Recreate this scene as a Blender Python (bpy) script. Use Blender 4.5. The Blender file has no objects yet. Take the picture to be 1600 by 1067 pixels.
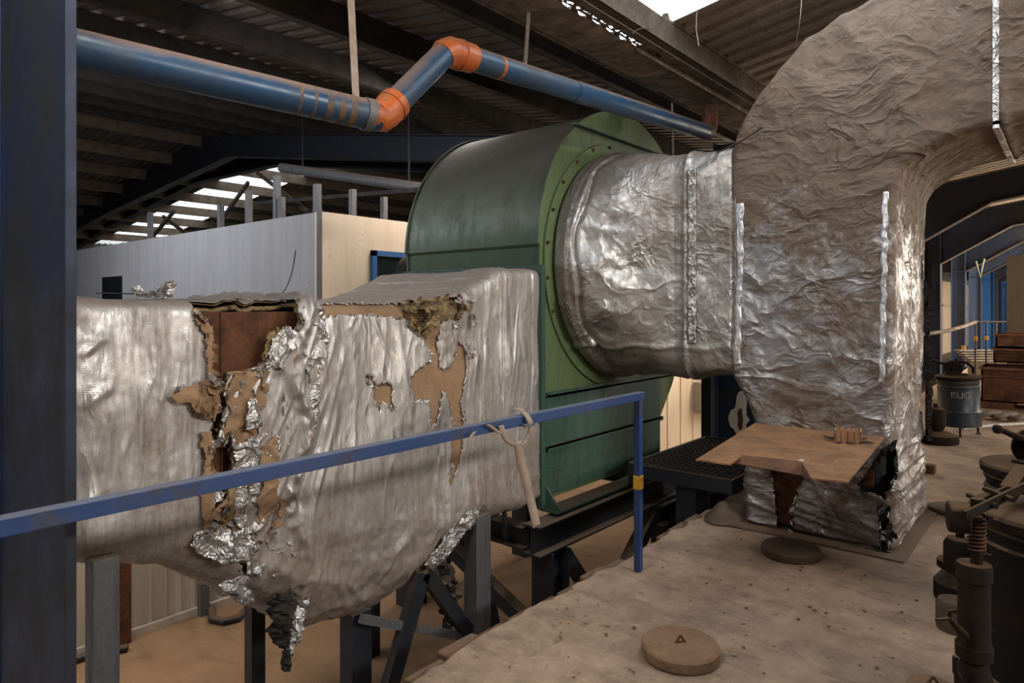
import bpy, math, random
import numpy as np
from mathutils import Vector, Matrix

random.seed(7)
SC = bpy.context.scene
COL = SC.collection
PI = math.pi

# ---------------------------------------------------------------- camera
H = 1.55                       # eye height above the platform
F = 1043.0                     # focal length in pixels of the 1600 px frame
HOR = 478.0
ANG = math.atan2(886, 1043)
CA, SA = math.cos(ANG), math.sin(ANG)
cam = bpy.data.cameras.new('camera')
cam.sensor_width = 36
cam.lens = F / 1600 * 36
cam.shift_y = -(533.5 - HOR) / 1600
cam.clip_start = 0.05
cam.clip_end = 200
camo = bpy.data.objects.new('camera', cam)
camo.location = (0, 0, H)
camo.rotation_euler = (PI / 2, 0, ANG)
COL.objects.link(camo)
SC.camera = camo

# ---------------------------------------------------------------- world, lights, exposure
SC.view_settings.view_transform = 'Standard'
SC.view_settings.look = 'None'
SC.view_settings.gamma = 1
SC.view_settings.exposure = 0.0
SC.cycles.use_denoising = True
SC.cycles.max_bounces = 8
SC.cycles.diffuse_bounces = 4
SC.cycles.glossy_bounces = 4
SC.cycles.sample_clamp_indirect = 6
w = bpy.data.worlds.new('daylight_sky')
SC.world = w
w.use_nodes = True
bg = w.node_tree.nodes['Background']
bg.inputs[0].default_value = (0.86, 0.93, 1.0, 1)
bg.inputs[1].default_value = 2.6


def area(name, loc, target, sx, sy, power, color):
    l = bpy.data.lights.new(name, 'AREA')
    l.shape = 'RECTANGLE'
    l.size = sx
    l.size_y = sy
    l.energy = power
    l.color = color
    o = bpy.data.objects.new(name, l)
    o.location = loc
    d = Vector(target) - Vector(loc)
    o.rotation_euler = d.to_track_quat('-Z', 'Y').to_euler()
    COL.objects.link(o)
    return o


# daylight from the high side window and right roof sheet, with added fill lamps
area('high_window_light', (6.85, 2.9, 4.75), (-3.0, 2.4, 0.6), 3.4, 0.45, 400, (1.0, 0.96, 0.90))
area('rear_fill', (1.5, -4.8, 2.6), (-1.6, 4.0, 1.6), 2.4, 0.8, 6, (1.0, 0.90, 0.78))  # added rear fill; the wall behind it has no window
area('rear_roof_fill', (-1.85, 0.45, 3.64), (-2.1, 2.4, 0), 0.8, 0.8, 56, (1.0, 0.95, 0.88))  # added under an unseen roof sheet to brighten the near floor
area('far_fill', (3.0, 19.0, 2.3), (-2.0, 8, 0.8), 2.0, 2.6, 420, (1.0, 0.88, 0.72))  # added to brighten the far hall; no door stands there
area('far_overhead_fill', (-0.6, 21.0, 3.75), (-1.6, 21.0, 0), 2.0, 7.0, 700, (1.0, 0.92, 0.8))  # added below closed roofing to light the far cream wall
area('far_wall_fill', (6.8, 17.0, 3.0), (-3.0, 21.0, 1.6), 5.0, 1.4, 1500, (1.0, 0.92, 0.8))  # added for the far wall, columns and ceiling; no window is cut here
area('side_fill', (6.8, 7.5, 1.0), (-0.4, 5.6, 3.9), 2.4, 1.6, 210, (1.0, 0.88, 0.74))  # invented open-door bounce, added to lift the right roof
area('roof_light_right', (-1.0, 3.95, 3.78), (-1.2, 3.9, 0), 2.4, 1.1, 22, (0.85, 0.92, 1.0))
area('left_bay_fill', (-5.25, 5.3, 3.7), (-6.0, 4.8, 1.8), 0.8, 1.0, 60, (1.0, 0.93, 0.86))  # added to light the cream wall; the roof above is closed
area('left_bay_front_fill', (-5.3, 2.2, 3.72), (-4.6, 4.2, 2.4), 0.5, 1.0, 16, (0.95, 0.97, 1.0))  # added for the glare on the drum, under unbroken sheeting
area('lower_hall_fill', (-5.35, 1.2, 0.95), (-5.0, 1.6, -1.2), 0.9, 3.0, 34, (1.0, 0.85, 0.68))  # lamp added out of sight to light the lower floor and wall
area('lower_hall_far_light', (-4.4, 13.5, 2.2), (-4.2, 6.0, -1.0), 1.8, 1.5, 170, (1.0, 0.86, 0.7))
area('upper_room_light', (-9.0, 1.2, 3.9), (-9.5, 4.0, 1.4), 3.0, 0.8, 130, (0.86, 0.90, 1.0))


# ---------------------------------------------------------------- helpers
def R(px, py):
    """world ray of a pixel, scaled so that depth along the view axis is F"""
    a = px - 800.0
    return Vector((CA * a - SA * F, SA * a + CA * F, HOR - py))


def W(px, py, X=None, Y=None, z=None, d=None):
    r = R(px, py)
    if X is not None: t = X / r.x
    elif Y is not None: t = Y / r.y
    elif z is not None: t = (z - H) / r.z
    else: t = d / F
    return Vector((r.x * t, r.y * t, H + r.z * t))


_perm = np.random.RandomState(11).permutation(4096)


def _h(i, j, k):
    return _perm[(_perm[(_perm[i & 4095] + j) & 4095] + k) & 4095]


_grad = np.random.RandomState(5).normal(size=(4096, 3))
_grad /= np.linalg.norm(_grad, axis=1)[:, None]


def pnoise(P):
    P = np.asarray(P, float)
    I = np.floor(P).astype(int)
    f = P - I
    u = f * f * f * (f * (f * 6 - 15) + 10)
    res = 0
    for dx in (0, 1):
        for dy in (0, 1):
            for dz in (0, 1):
                g = _grad[_h(I[:, 0] + dx, I[:, 1] + dy, I[:, 2] + dz)]
                dd = f - np.array([dx, dy, dz])
                wgt = (u[:, 0] if dx else 1 - u[:, 0]) * (u[:, 1] if dy else 1 - u[:, 1]) * (u[:, 2] if dz else 1 - u[:, 2])
                res = res + wgt * (g * dd).sum(1)
    return res * 1.5


def ridged(P):
    return 1 - 2 * np.abs(pnoise(P))


def smooth(a, b, x):
    t = np.clip((x - a) / (b - a), 0, 1)
    return t * t * (3 - 2 * t)


class MB:
    def __init__(s):
        s.v = []
        s.f = []

    def add(s, vs, fs):
        n = len(s.v)
        s.v += [tuple(q) for q in vs]
        s.f += [tuple(i + n for i in q) for q in fs]
        return s

    def box(s, x0, x1, y0, y1, z0, z1):
        vs = [(x, y, z) for x in (x0, x1) for y in (y0, y1) for z in (z0, z1)]
        return s.add(vs, [(0, 1, 3, 2), (4, 6, 7, 5), (0, 4, 5, 1), (2, 3, 7, 6), (0, 2, 6, 4), (1, 5, 7, 3)])

    def bar(s, a, b, wd, ht, up=(0, 0, 1)):
        """rectangular bar from a to b; wd across, ht along up"""
        a, b = Vector(a), Vector(b)
        d = (b - a).normalized()
        up = Vector(up)
        side = d.cross(up)
        if side.length < 1e-4:
            side = d.cross(Vector((1, 0, 0)))
        side.normalize()
        up = side.cross(d).normalized()
        vs = []
        for q in (a, b):
            for i, j in ((-1, -1), (1, -1), (1, 1), (-1, 1)):
                vs.append(q + side * (wd / 2 * i) + up * (ht / 2 * j))
        return s.add(vs, [(0, 1, 2, 3), (4, 7, 6, 5), (0, 4, 5, 1), (1, 5, 6, 2), (2, 6, 7, 3), (3, 7, 4, 0)])

    def ibeam(s, a, b, wd, ht, t=0.012, up=(0, 0, 1)):
        a, b = Vector(a), Vector(b)
        d = (b - a).normalized()
        up = Vector(up)
        side = d.cross(up).normalized()
        up = side.cross(d).normalized()
        s.bar(a, b, t, ht - 2 * t, up)
        for k in (-1, 1):
            o = up * (k * (ht / 2 - t / 2))
            s.bar(a + o, b + o, wd, t, up)
        return s

    def tube(s, pts, r, n=10, cap=True, rad=None):
        pts = [Vector(p) for p in pts]
        rings = []
        prev = None
        for i, p in enumerate(pts):
            if i == 0: d = pts[1] - pts[0]
            elif i == len(pts) - 1: d = pts[-1] - pts[-2]
            else: d = (pts[i + 1] - pts[i]).normalized() + (pts[i] - pts[i - 1]).normalized()
            d.normalize()
            if prev is None:
                u = d.orthogonal().normalized()
            else:
                u = prev - d * prev.dot(d)
                u.normalize()
            prev = u
            v = d.cross(u)
            rr = rad[i] if rad else r
            rings.append([p + (u * math.cos(2 * PI * k / n) + v * math.sin(2 * PI * k / n)) * rr for k in range(n)])
        vs = [q for ring in rings for q in ring]
        fs = []
        for i in range(len(rings) - 1):
            for k in range(n):
                fs.append((i * n + k, i * n + (k + 1) % n, (i + 1) * n + (k + 1) % n, (i + 1) * n + k))
        if cap:
            fs.append(tuple(range(n - 1, -1, -1)))
            fs.append(tuple((len(rings) - 1) * n + k for k in range(n)))
        return s.add(vs, fs)

    def lathe(s, c, prof, n=40, axis='z', a0=0):
        """prof: list of (radius, height along axis)"""
        c = Vector(c)
        vs = []
        for r, h in prof:
            for k in range(n):
                a = 2 * PI * k / n + a0
                p, q = r * math.cos(a), r * math.sin(a)
                if axis == 'z': o = Vector((p, q, h))
                elif axis == 'x': o = Vector((h, p, q))
                else: o = Vector((q, h, p))
                vs.append(c + o)
        fs = []
        for i in range(len(prof) - 1):
            for k in range(n):
                fs.append((i * n + k, i * n + (k + 1) % n, (i + 1) * n + (k + 1) % n, (i + 1) * n + k))
        fs.append(tuple(range(n - 1, -1, -1)))
        m = (len(prof) - 1) * n
        fs.append(tuple(m + k for k in range(n)))
        return s.add(vs, fs)

    def prism(s, poly, vec):
        n = len(poly)
        vec = Vector(vec)
        vs = [Vector(p) for p in poly] + [Vector(p) + vec for p in poly]
        fs = [tuple(range(n - 1, -1, -1)), tuple(n + k for k in range(n))]
        for k in range(n):
            fs.append((k, (k + 1) % n, n + (k + 1) % n, n + k))
        return s.add(vs, fs)

    def build(s, name, mat, parent=None, bevel=0, sm=False, fix=True):
        off = Vector((0, 0, 0))
        q = parent
        while q is not None:
            off += q.location
            q = q.parent
        me = bpy.data.meshes.new(name)
        me.from_pydata([(a - off.x, b - off.y, c - off.z) for a, b, c in s.v], [], s.f)
        if fix:
            import bmesh
            bm = bmesh.new(); bm.from_mesh(me)
            bmesh.ops.recalc_face_normals(bm, faces=bm.faces)
            bm.to_mesh(me); bm.free()
        me.materials.append(mat)
        if sm:
            me.polygons.foreach_set('use_smooth', [True] * len(me.polygons))
            me.set_sharp_from_angle(angle=math.radians(38 if sm is True else sm))
        me.update()
        o = bpy.data.objects.new(name, me)
        COL.objects.link(o)
        if parent is not None: o.parent = parent
        if bevel:
            m = o.modifiers.new('bevel', 'BEVEL')
            m.width = bevel; m.segments = 2; m.limit_method = 'ANGLE'
        return o


def tag(o, label=None, cat=None, group=None, kind=None):
    if label: o['label'] = label
    if cat: o['category'] = cat
    if group: o['group'] = group
    if kind: o['kind'] = kind
    return o


def thing(name, label, cat, loc=(0, 0, 0), group=None):
    o = bpy.data.objects.new(name, None)
    o.empty_display_size = 0.1
    COL.objects.link(o)
    o.location = loc
    return tag(o, label, cat, group)


def copy_tree(o, parent=None):
    c = o.copy()
    COL.objects.link(c)
    if parent is not None:
        c.parent = parent
    for ch in [x for x in bpy.data.objects if x.parent == o]:
        copy_tree(ch, c)
    return c


ORD = ['first', 'second', 'third', 'fourth', 'fifth', 'sixth', 'seventh', 'eighth', 'ninth', 'tenth', 'eleventh', 'twelfth',
       'thirteenth', 'fourteenth', 'fifteenth', 'sixteenth', 'seventeenth', 'eighteenth', 'nineteenth', 'twentieth']


# ---------------------------------------------------------------- materials
class NT:
    def __init__(s, name):
        s.m = bpy.data.materials.new(name)
        s.m.use_nodes = True
        s.t = s.m.node_tree
        s.b = s.t.nodes['Principled BSDF']
        s.co = s.t.nodes.new('ShaderNodeTexCoord').outputs['Object']

    def n(s, typ, **kw):
        nd = s.t.nodes.new(typ)
        for k, v in kw.items():
            if k.startswith('i_'):
                key = k[2:]
                key = int(key) if key.isdigit() else key.replace('_', ' ')
                nd.inputs[key].default_value = v
            else:
                setattr(nd, k, v)
        return nd

    def l(s, a, b):
        s.t.links.new(a, b)

    def map(s, scale=(1, 1, 1), rot=(0, 0, 0), src=None):
        m = s.n('ShaderNodeMapping')
        m.inputs['Scale'].default_value = scale
        m.inputs['Rotation'].default_value = rot
        s.l(src or s.co, m.inputs[0])
        return m.outputs[0]

    def noise(s, scale, src=None, detail=5, rough=0.55, typ='FBM', dist=0):
        nd = s.n('ShaderNodeTexNoise')
        nd.noise_type = typ
        nd.inputs['Scale'].default_value = scale
        nd.inputs['Detail'].default_value = detail
        nd.inputs['Roughness'].default_value = rough
        nd.inputs['Distortion'].default_value = dist
        s.l(src or s.co, nd.inputs['Vector'])
        return nd.outputs['Fac']

    def vor(s, scale, src=None, feature='F1', out='Distance'):
        nd = s.n('ShaderNodeTexVoronoi')
        nd.feature = feature
        nd.inputs['Scale'].default_value = scale
        s.l(src or s.co, nd.inputs['Vector'])
        return nd.outputs[out]

    def ramp(s, fac, lo, hi, a=(0, 0, 0, 1), b=(1, 1, 1, 1)):
        r = s.n('ShaderNodeValToRGB')
        r.color_ramp.elements[0].position = lo
        r.color_ramp.elements[1].position = hi
        r.color_ramp.elements[0].color = a
        r.color_ramp.elements[1].color = b
        s.l(fac, r.inputs[0])
        return r.outputs[0]

    def mix(s, fac, a, b, typ='MIX'):
        m = s.n('ShaderNodeMix')
        m.data_type = 'RGBA'
        m.blend_type = typ
        for sock, v in ((m.inputs[0], fac), (m.inputs[6], a), (m.inputs[7], b)):
            if hasattr(v, 'links'): s.l(v, sock)
            elif isinstance(v, (int, float)): sock.default_value = v
            else: sock.default_value = (*v, 1) if len(v) == 3 else v
        return m.outputs[2]

    def math(s, op, a, b=0.0, clamp=False):
        m = s.n('ShaderNodeMath')
        m.operation = op
        m.use_clamp = clamp
        for sock, v in ((m.inputs[0], a), (m.inputs[1], b)):
            if hasattr(v, 'links'): s.l(v, sock)
            else: sock.default_value = v
        return m.outputs[0]

    def bump(s, h, strength, dist=0.01, prev=None):
        b = s.n('ShaderNodeBump')
        b.inputs['Strength'].default_value = strength
        b.inputs['Distance'].default_value = dist
        s.l(h, b.inputs['Height'])
        if prev is not None: s.l(prev, b.inputs['Normal'])
        return b.outputs[0]

    def up(s):
        g = s.n('ShaderNodeNewGeometry')
        x = s.n('ShaderNodeSeparateXYZ')
        s.l(g.outputs['Normal'], x.inputs[0])
        return x.outputs[2]

    def out(s, col=None, rough=None, metal=None, nrm=None):
        for k, v in (('Base Color', col), ('Roughness', rough), ('Metallic', metal), ('Normal', nrm)):
            if v is None: continue
            if hasattr(v, 'links'): s.l(v, s.b.inputs[k])
            elif isinstance(v, (int, float)): s.b.inputs[k].default_value = v
            else: s.b.inputs[k].default_value = (*v, 1)
        return s.m


DUST = (0.20, 0.135, 0.085)


def worn(name, base, second, scale=6, lo=0.5, hi=0.7, rough=0.5, metal=0.0, dust=0.5, bump=0.15, streak=False, fine=40, dustcol=DUST, dl=0.55, dh=1.1):
    """painted or rusty surface: base colour broken by blotches of a second one, with settled dust on upward faces"""
    t = NT(name)
    src = t.map((3, 3, 0.35)) if streak else None
    n1 = t.noise(scale, src, 8, 0.65)
    n2 = t.noise(fine, None, 4)
    c = t.mix(t.ramp(n1, lo, hi), base, second)
    c = t.mix(t.ramp(n2, 0.3, 0.8), c, t.mix(0.35, c, (0.01, 0.01, 0.01)))
    d = t.math('MULTIPLY', t.ramp(t.math('ADD', t.up(), t.math('MULTIPLY', t.noise(9), 0.5)), dl, dh), dust)
    c = t.mix(d, c, dustcol)
    r = t.mix(d, t.mix(t.ramp(n1, lo, hi), (rough,) * 3, (min(1, rough + 0.25),) * 3), (0.95,) * 3)
    mt = t.math('MULTIPLY', t.math('SUBTRACT', 1.0, d), metal)
    return t.out(c, r, mt, t.bump(t.math('ADD', n1, t.math('MULTIPLY', n2, 0.4)), bump, 0.01))


def foil(name, dust_lo, dust_hi, dustcol=(0.16, 0.11, 0.07), tint=(0.62, 0.60, 0.58), crease=0.8, stretch=(1, 1, 1), rough=0.36, top=0.9, sc=1.0, high=None, amount=0.92, base_dust=0.2, streak=0.0):
    t = NT(name)
    src = t.map(stretch)
    warp = t.n('ShaderNodeTexNoise')
    warp.inputs['Scale'].default_value = 1.7 * sc
    warp.inputs['Detail'].default_value = 3
    t.l(src, warp.inputs['Vector'])
    vm = t.n('ShaderNodeVectorMath'); vm.operation = 'MULTIPLY_ADD'
    t.l(warp.outputs['Color'], vm.inputs[0]); vm.inputs[1].default_value = (0.5, 0.5, 0.5); t.l(src, vm.inputs[2])
    wp = vm.outputs[0]
    def cr(scale, p, sharp, ds=0.5):
        n_ = t.noise(scale, wp, 1.5, 0.45, 'FBM', ds)
        v = t.math('SUBTRACT', 1.0, t.math('MULTIPLY', t.math('ABSOLUTE', t.math('SUBTRACT', n_, 0.5)), sharp), True)
        return t.math('POWER', v, p)
    patch = t.ramp(t.noise(2.6 * sc, None, 3), 0.35, 0.68, (0.12, 0.12, 0.12, 1))
    h = t.math('ADD', t.math('MULTIPLY', cr(2.1 * sc, 2, 7), 1.6), t.math('MULTIPLY', t.math('MULTIPLY', cr(5.5 * sc, 2, 6), patch), 1.1))
    h = t.math('ADD', h, t.math('MULTIPLY', t.math('MULTIPLY', cr(13 * sc, 1.5, 5), patch), 0.6))
    h = t.math('ADD', h, t.math('MULTIPLY', t.noise(4 * sc, wp, 3), 2.2))
    h = t.math('ADD', h, t.math('MULTIPLY', t.math('MULTIPLY', t.noise(24 * sc, wp, 3), patch), 0.5))
    nb = t.bump(h, crease, 0.011)
    # woven scrim
    wv = t.n('ShaderNodeTexWave'); wv.inputs['Scale'].default_value = 42; wv.bands_direction = 'Z'
    t.l(t.co, wv.inputs['Vector'])
    nb = t.bump(t.math('ADD', t.math('MULTIPLY', wv.outputs['Fac'], 0.6), t.math('MULTIPLY', t.noise(150), 2.2)), 0.2, 0.002, nb)
    dn = t.noise(2.2, None, 9, 0.68)
    dn = t.math('ADD', dn, t.math('MULTIPLY', t.math('SUBTRACT', t.noise(22, wp, 6, 0.7), 0.5), 0.55))
    if streak:
        dn = t.math('ADD', dn, t.math('MULTIPLY', t.math('SUBTRACT', t.noise(1.0, t.map((14, 16, 0.7)), 6, 0.7), 0.5), streak))
    if high is not None:   # more dust colour by height: elbow dust; belly dirt with shade painted in
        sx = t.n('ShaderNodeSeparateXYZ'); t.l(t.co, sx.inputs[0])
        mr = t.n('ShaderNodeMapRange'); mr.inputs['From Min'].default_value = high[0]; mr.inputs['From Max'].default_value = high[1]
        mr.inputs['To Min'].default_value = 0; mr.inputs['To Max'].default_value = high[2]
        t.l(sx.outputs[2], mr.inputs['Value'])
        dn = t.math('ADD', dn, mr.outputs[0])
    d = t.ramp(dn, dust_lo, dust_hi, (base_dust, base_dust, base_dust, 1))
    u = t.math('MULTIPLY', t.ramp(t.up(), 0.25, 0.75), top)
    d = t.math('MULTIPLY', t.math('MAXIMUM', d, u), amount)
    col = t.mix(t.ramp(t.noise(5, wp, 4), 0.3, 0.7), tint, tuple(x * 0.8 for x in tint))
    col = t.mix(d, col, t.mix(t.ramp(t.noise(30), 0.3, 0.7), dustcol, tuple(x * 1.6 for x in dustcol)))
    rr = t.mix(t.ramp(t.noise(30, wp), 0.35, 0.65), (rough - 0.08,) * 3, (rough + 0.12,) * 3)
    rr = t.mix(d, rr, (0.85,) * 3)
    mt = t.math('SUBTRACT', 0.97, t.math('MULTIPLY', d, 0.85))
    return t.out(col, rr, mt, nb)


M = {}
M['foil_left'] = foil('aluminium_foil_wrap', 0.40, 0.70, (0.20, 0.15, 0.115), (0.68, 0.665, 0.65), 0.27, (1, 1.5, 0.38), 0.31, 0.9, 1.0, (0.8, -0.1, 0.26), 0.9, 0.14, 0.55)  # browner towards the belly: dirt, plus the shade under the sag in colour
M['foil_dark'] = foil('dusty_foil_wrap', 0.44, 0.60, (0.105, 0.064, 0.036), (0.46, 0.455, 0.46), 0.85, (0.8, 1, 1.2), 0.24, 0.8, 1.0, (1.8, 2.5, 0.26), 0.9, 0.2)
M['foil_inlet'] = foil('inlet_foil_wrap', 0.40, 0.72, (0.125, 0.085, 0.055), (0.56, 0.545, 0.53), 0.65, (1, 1, 1), 0.25, 0.8, 1.0, None, 0.9, 0.2)
M['foil_shiny'] = foil('bright_crumpled_foil', 0.6, 1.0, (0.2, 0.14, 0.09), (0.8, 0.78, 0.76), 1.0, (1, 1, 1), 0.24, 0.3, 2.4)
M['paper'] = worn('tan_kraft_paper', (0.40, 0.25, 0.14), (0.28, 0.165, 0.09), 5, 0.4, 0.7, 0.85, 0, 0.2, 0.3, fine=90)
M['wool'] = worn('mineral_wool', (0.42, 0.31, 0.15), (0.20, 0.13, 0.06), 14, 0.35, 0.65, 1.0, 0, 0.2, 1.0, fine=120)
M['wool_black'] = worn('blackened_insulation', (0.012, 0.011, 0.010), (0.03, 0.025, 0.02), 20, 0.4, 0.6, 1.0, 0, 0.1, 1.0)
M['rust'] = worn('rusted_sheet', (0.15, 0.052, 0.017), (0.055, 0.021, 0.009), 5, 0.4, 0.65, 0.8, 0, 0.2, 0.25)
M['rust_plate'] = worn('rusty_dusty_plate', (0.33, 0.155, 0.062), (0.13, 0.055, 0.025), 5, 0.42, 0.62, 0.85, 0, 0.35, 0.2, fine=120, dustcol=(0.27, 0.155, 0.08))
M['green'] = worn('green_machine_paint', (0.07, 0.115, 0.058), (0.05, 0.065, 0.042), 3, 0.45, 0.75, 0.36, 0.0, 0.8, 0.05, True, dustcol=(0.11, 0.082, 0.068), dl=0.3, dh=1.0)
M['green_light'] = worn('light_green_paint', (0.15, 0.205, 0.085), (0.10, 0.15, 0.06), 3, 0.4, 0.8, 0.45, 0.0, 0.5, 0.05, True)
M['green_dark'] = worn('dark_green_paint', (0.05, 0.12, 0.085), (0.04, 0.06, 0.045), 4, 0.45, 0.7, 0.45, 0.0, 0.9, 0.08, True, dustcol=(0.10, 0.065, 0.04))
M['blue'] = worn('blue_rail_paint', (0.018, 0.058, 0.19), (0.05, 0.05, 0.06), 9, 0.5, 0.7, 0.42, 0.0, 0.6, 0.1, dustcol=(0.17, 0.17, 0.175), dl=0.8, dh=1.3)
M['blue_column'] = worn('blue_column_paint', (0.008, 0.022, 0.075), (0.010, 0.010, 0.012), 1.3, 0.40, 0.60, 0.5, 0.0, 0.4, 0.12)
M['blue_far'] = worn('faded_blue_column_paint', (0.035, 0.065, 0.15), (0.07, 0.075, 0.10), 2, 0.4, 0.7, 0.5, 0.0, 0.4, 0.1, True)
M['blue_bright'] = worn('bright_blue_paint', (0.015, 0.15, 0.42), (0.02, 0.10, 0.30), 2, 0.4, 0.7, 0.5, 0.0, 0.3, 0.05)
M['pipe_blue'] = worn('blue_drain_pipe', (0.017, 0.065, 0.14), (0.04, 0.055, 0.08), 4, 0.45, 0.7, 0.32, 0.0, 0.85, 0.05, dustcol=(0.22, 0.14, 0.10))
M['orange'] = worn('orange_pipe_fitting', (0.52, 0.12, 0.025), (0.26, 0.06, 0.02), 10, 0.5, 0.7, 0.35, 0.0, 0.4, 0.1)
M['steel_dark'] = worn('dark_painted_steel', (0.022, 0.027, 0.038), (0.035, 0.022, 0.016), 5, 0.5, 0.7, 0.5, 0.2, 0.8, 0.1)
M['steel_grey'] = worn('grey_painted_steel', (0.13, 0.13, 0.135), (0.07, 0.055, 0.045), 6, 0.5, 0.75, 0.55, 0.1, 0.6, 0.1, True)
M['purlin'] = worn('dark_purlin_steel', (0.045, 0.035, 0.028), (0.022, 0.017, 0.014), 6, 0.4, 0.7, 0.7, 0.1, 0.6, 0.2, fine=70)
M['purlin_light'] = worn('dusty_lit_purlin_steel', (0.16, 0.115, 0.08), (0.075, 0.053, 0.038), 5, 0.4, 0.75, 0.75, 0.1, 0.6, 0.2)  # dusty; also paler than the other purlins, skylight put into the colour
M['roof_right'] = worn('skylit_corrugated_sheet', (0.48, 0.40, 0.32), (0.30, 0.24, 0.19), 3, 0.4, 0.7, 0.75, 0.1, 0.0, 0.15)  # same sheet as the left roof, paler: skylight nearby put into the colour
M['roof'] = worn('shaded_brown_corrugated_sheet', (0.12, 0.09, 0.068), (0.065, 0.049, 0.039), 3, 0.4, 0.7, 0.75, 0.1, 0.0, 0.15)  # darker copy of the right sheet: dimness of the left bay in colour
M['gutter'] = worn('dirt_caked_gutter', (0.24, 0.175, 0.125), (0.09, 0.065, 0.048), 7, 0.35, 0.65, 0.95, 0.0, 0.0, 0.9, fine=30)
M['cast'] = worn('dusty_cast_iron', (0.010, 0.0065, 0.0045), (0.024, 0.014, 0.008), 8, 0.4, 0.7, 0.78, 0.0, 0.7, 0.3, dustcol=(0.15, 0.093, 0.052), dl=0.75, dh=1.0)  # near black, with the shade on the right-hand machines in the colour
M['vat'] = worn('dull_vat_paint', (0.008, 0.007, 0.006), (0.026, 0.016, 0.009), 4, 0.55, 0.75, 0.5, 0.2, 0.8, 0.2, dustcol=(0.22, 0.135, 0.075), dl=0.65, dh=1.2)  # base lowered too, so the vats carry their shade in the colour
M['vat_blue'] = worn('blue_black_drum_paint', (0.022, 0.035, 0.05), (0.06, 0.05, 0.04), 5, 0.5, 0.75, 0.4, 0.3, 0.8, 0.1)
M['copper'] = worn('rusty_trough_steel', (0.30, 0.12, 0.055), (0.12, 0.055, 0.035), 7, 0.42, 0.6, 0.65, 0.1, 0.3, 0.2)
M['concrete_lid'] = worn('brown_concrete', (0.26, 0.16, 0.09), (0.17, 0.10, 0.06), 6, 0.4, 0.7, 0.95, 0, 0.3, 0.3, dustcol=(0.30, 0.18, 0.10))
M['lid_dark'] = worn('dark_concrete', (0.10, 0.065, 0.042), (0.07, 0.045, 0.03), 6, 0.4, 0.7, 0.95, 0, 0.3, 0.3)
M['yellow'] = worn('yellow_tape', (0.75, 0.42, 0.03), (0.5, 0.28, 0.03), 10, 0.5, 0.7, 0.5, 0, 0.2)
M['strap'] = worn('beige_webbing', (0.42, 0.33, 0.26), (0.28, 0.21, 0.16), 12, 0.4, 0.7, 0.9, 0, 0.1, 0.3, fine=200)
M['brick'] = worn('hollow_clay_brick', (0.40, 0.20, 0.11), (0.30, 0.15, 0.08), 12, 0.4, 0.7, 0.9, 0, 0.2)
M['brick_red'] = worn('red_edge_brick', (0.24, 0.085, 0.042), (0.16, 0.105, 0.075), 7, 0.35, 0.55, 0.95, 0, 0.5, 0.5)
M['rubber'] = worn('black_rubber', (0.012, 0.012, 0.012), (0.02, 0.02, 0.02), 10)
M['hose'] = worn('grey_hose', (0.28, 0.22, 0.16), (0.16, 0.12, 0.09), 8, 0.4, 0.7, 0.7, 0, 0.4)
M['white_pipe'] = worn('white_plastic_pipe', (0.6, 0.55, 0.48), (0.4, 0.35, 0.3), 8, 0.5, 0.8, 0.4, 0, 0.3)
M['orange_dirty'] = worn('sooty_orange_fitting', (0.20, 0.05, 0.018), (0.05, 0.025, 0.016), 14, 0.4, 0.6, 0.5, 0, 0.8)
M['black'] = worn('black_cable', (0.008, 0.008, 0.008), (0.015, 0.012, 0.01), 8)
M['cabinet'] = worn('cream_cabinet_paint', (0.36, 0.32, 0.25), (0.28, 0.24, 0.18), 6, 0.5, 0.8, 0.5, 0, 0.2)
M['letters'] = worn('worn_stencil_paint', (0.34, 0.30, 0.25), (0.10, 0.08, 0.06), 26, 0.5, 0.62, 0.7, 0, 0.1, fine=90)
M['letters_orange'] = worn('worn_orange_paint', (0.42, 0.22, 0.05), (0.10, 0.06, 0.03), 26, 0.48, 0.6, 0.7, 0, 0.1, fine=90)
M['wood'] = worn('weathered_board', (0.34, 0.27, 0.19), (0.2, 0.14, 0.1), 6, 0.4, 0.7, 0.9, 0, 0.3)
M['blue_frame'] = worn('blue_frame_paint', (0.03, 0.12, 0.33), (0.03, 0.09, 0.22), 6, 0.5, 0.8, 0.4)


def glass_dark():
    t = NT('dark_window_glass')
    t.b.inputs['Transmission Weight'].default_value = 0.4
    return t.out((0.02, 0.025, 0.03), 0.08, 0.0)


M['glass'] = glass_dark()


def wall_paint(name, a, b, c):
    t = NT(name)
    s1 = t.noise(3, t.map((2.5, 2.5, 0.25)), 7, 0.65)
    s2 = t.noise(1.1, None, 5)
    col = t.mix(t.ramp(s1, 0.42, 0.72), a, b)
    col = t.mix(t.ramp(s2, 0.55, 0.8), col, c)
    col = t.mix(t.ramp(t.noise(28), 0.66, 0.74), col, t.mix(0.5, col, (0.05, 0.035, 0.025)))
    return t.out(col, 0.75, 0.0, t.bump(t.noise(25), 0.15, 0.01))


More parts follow.
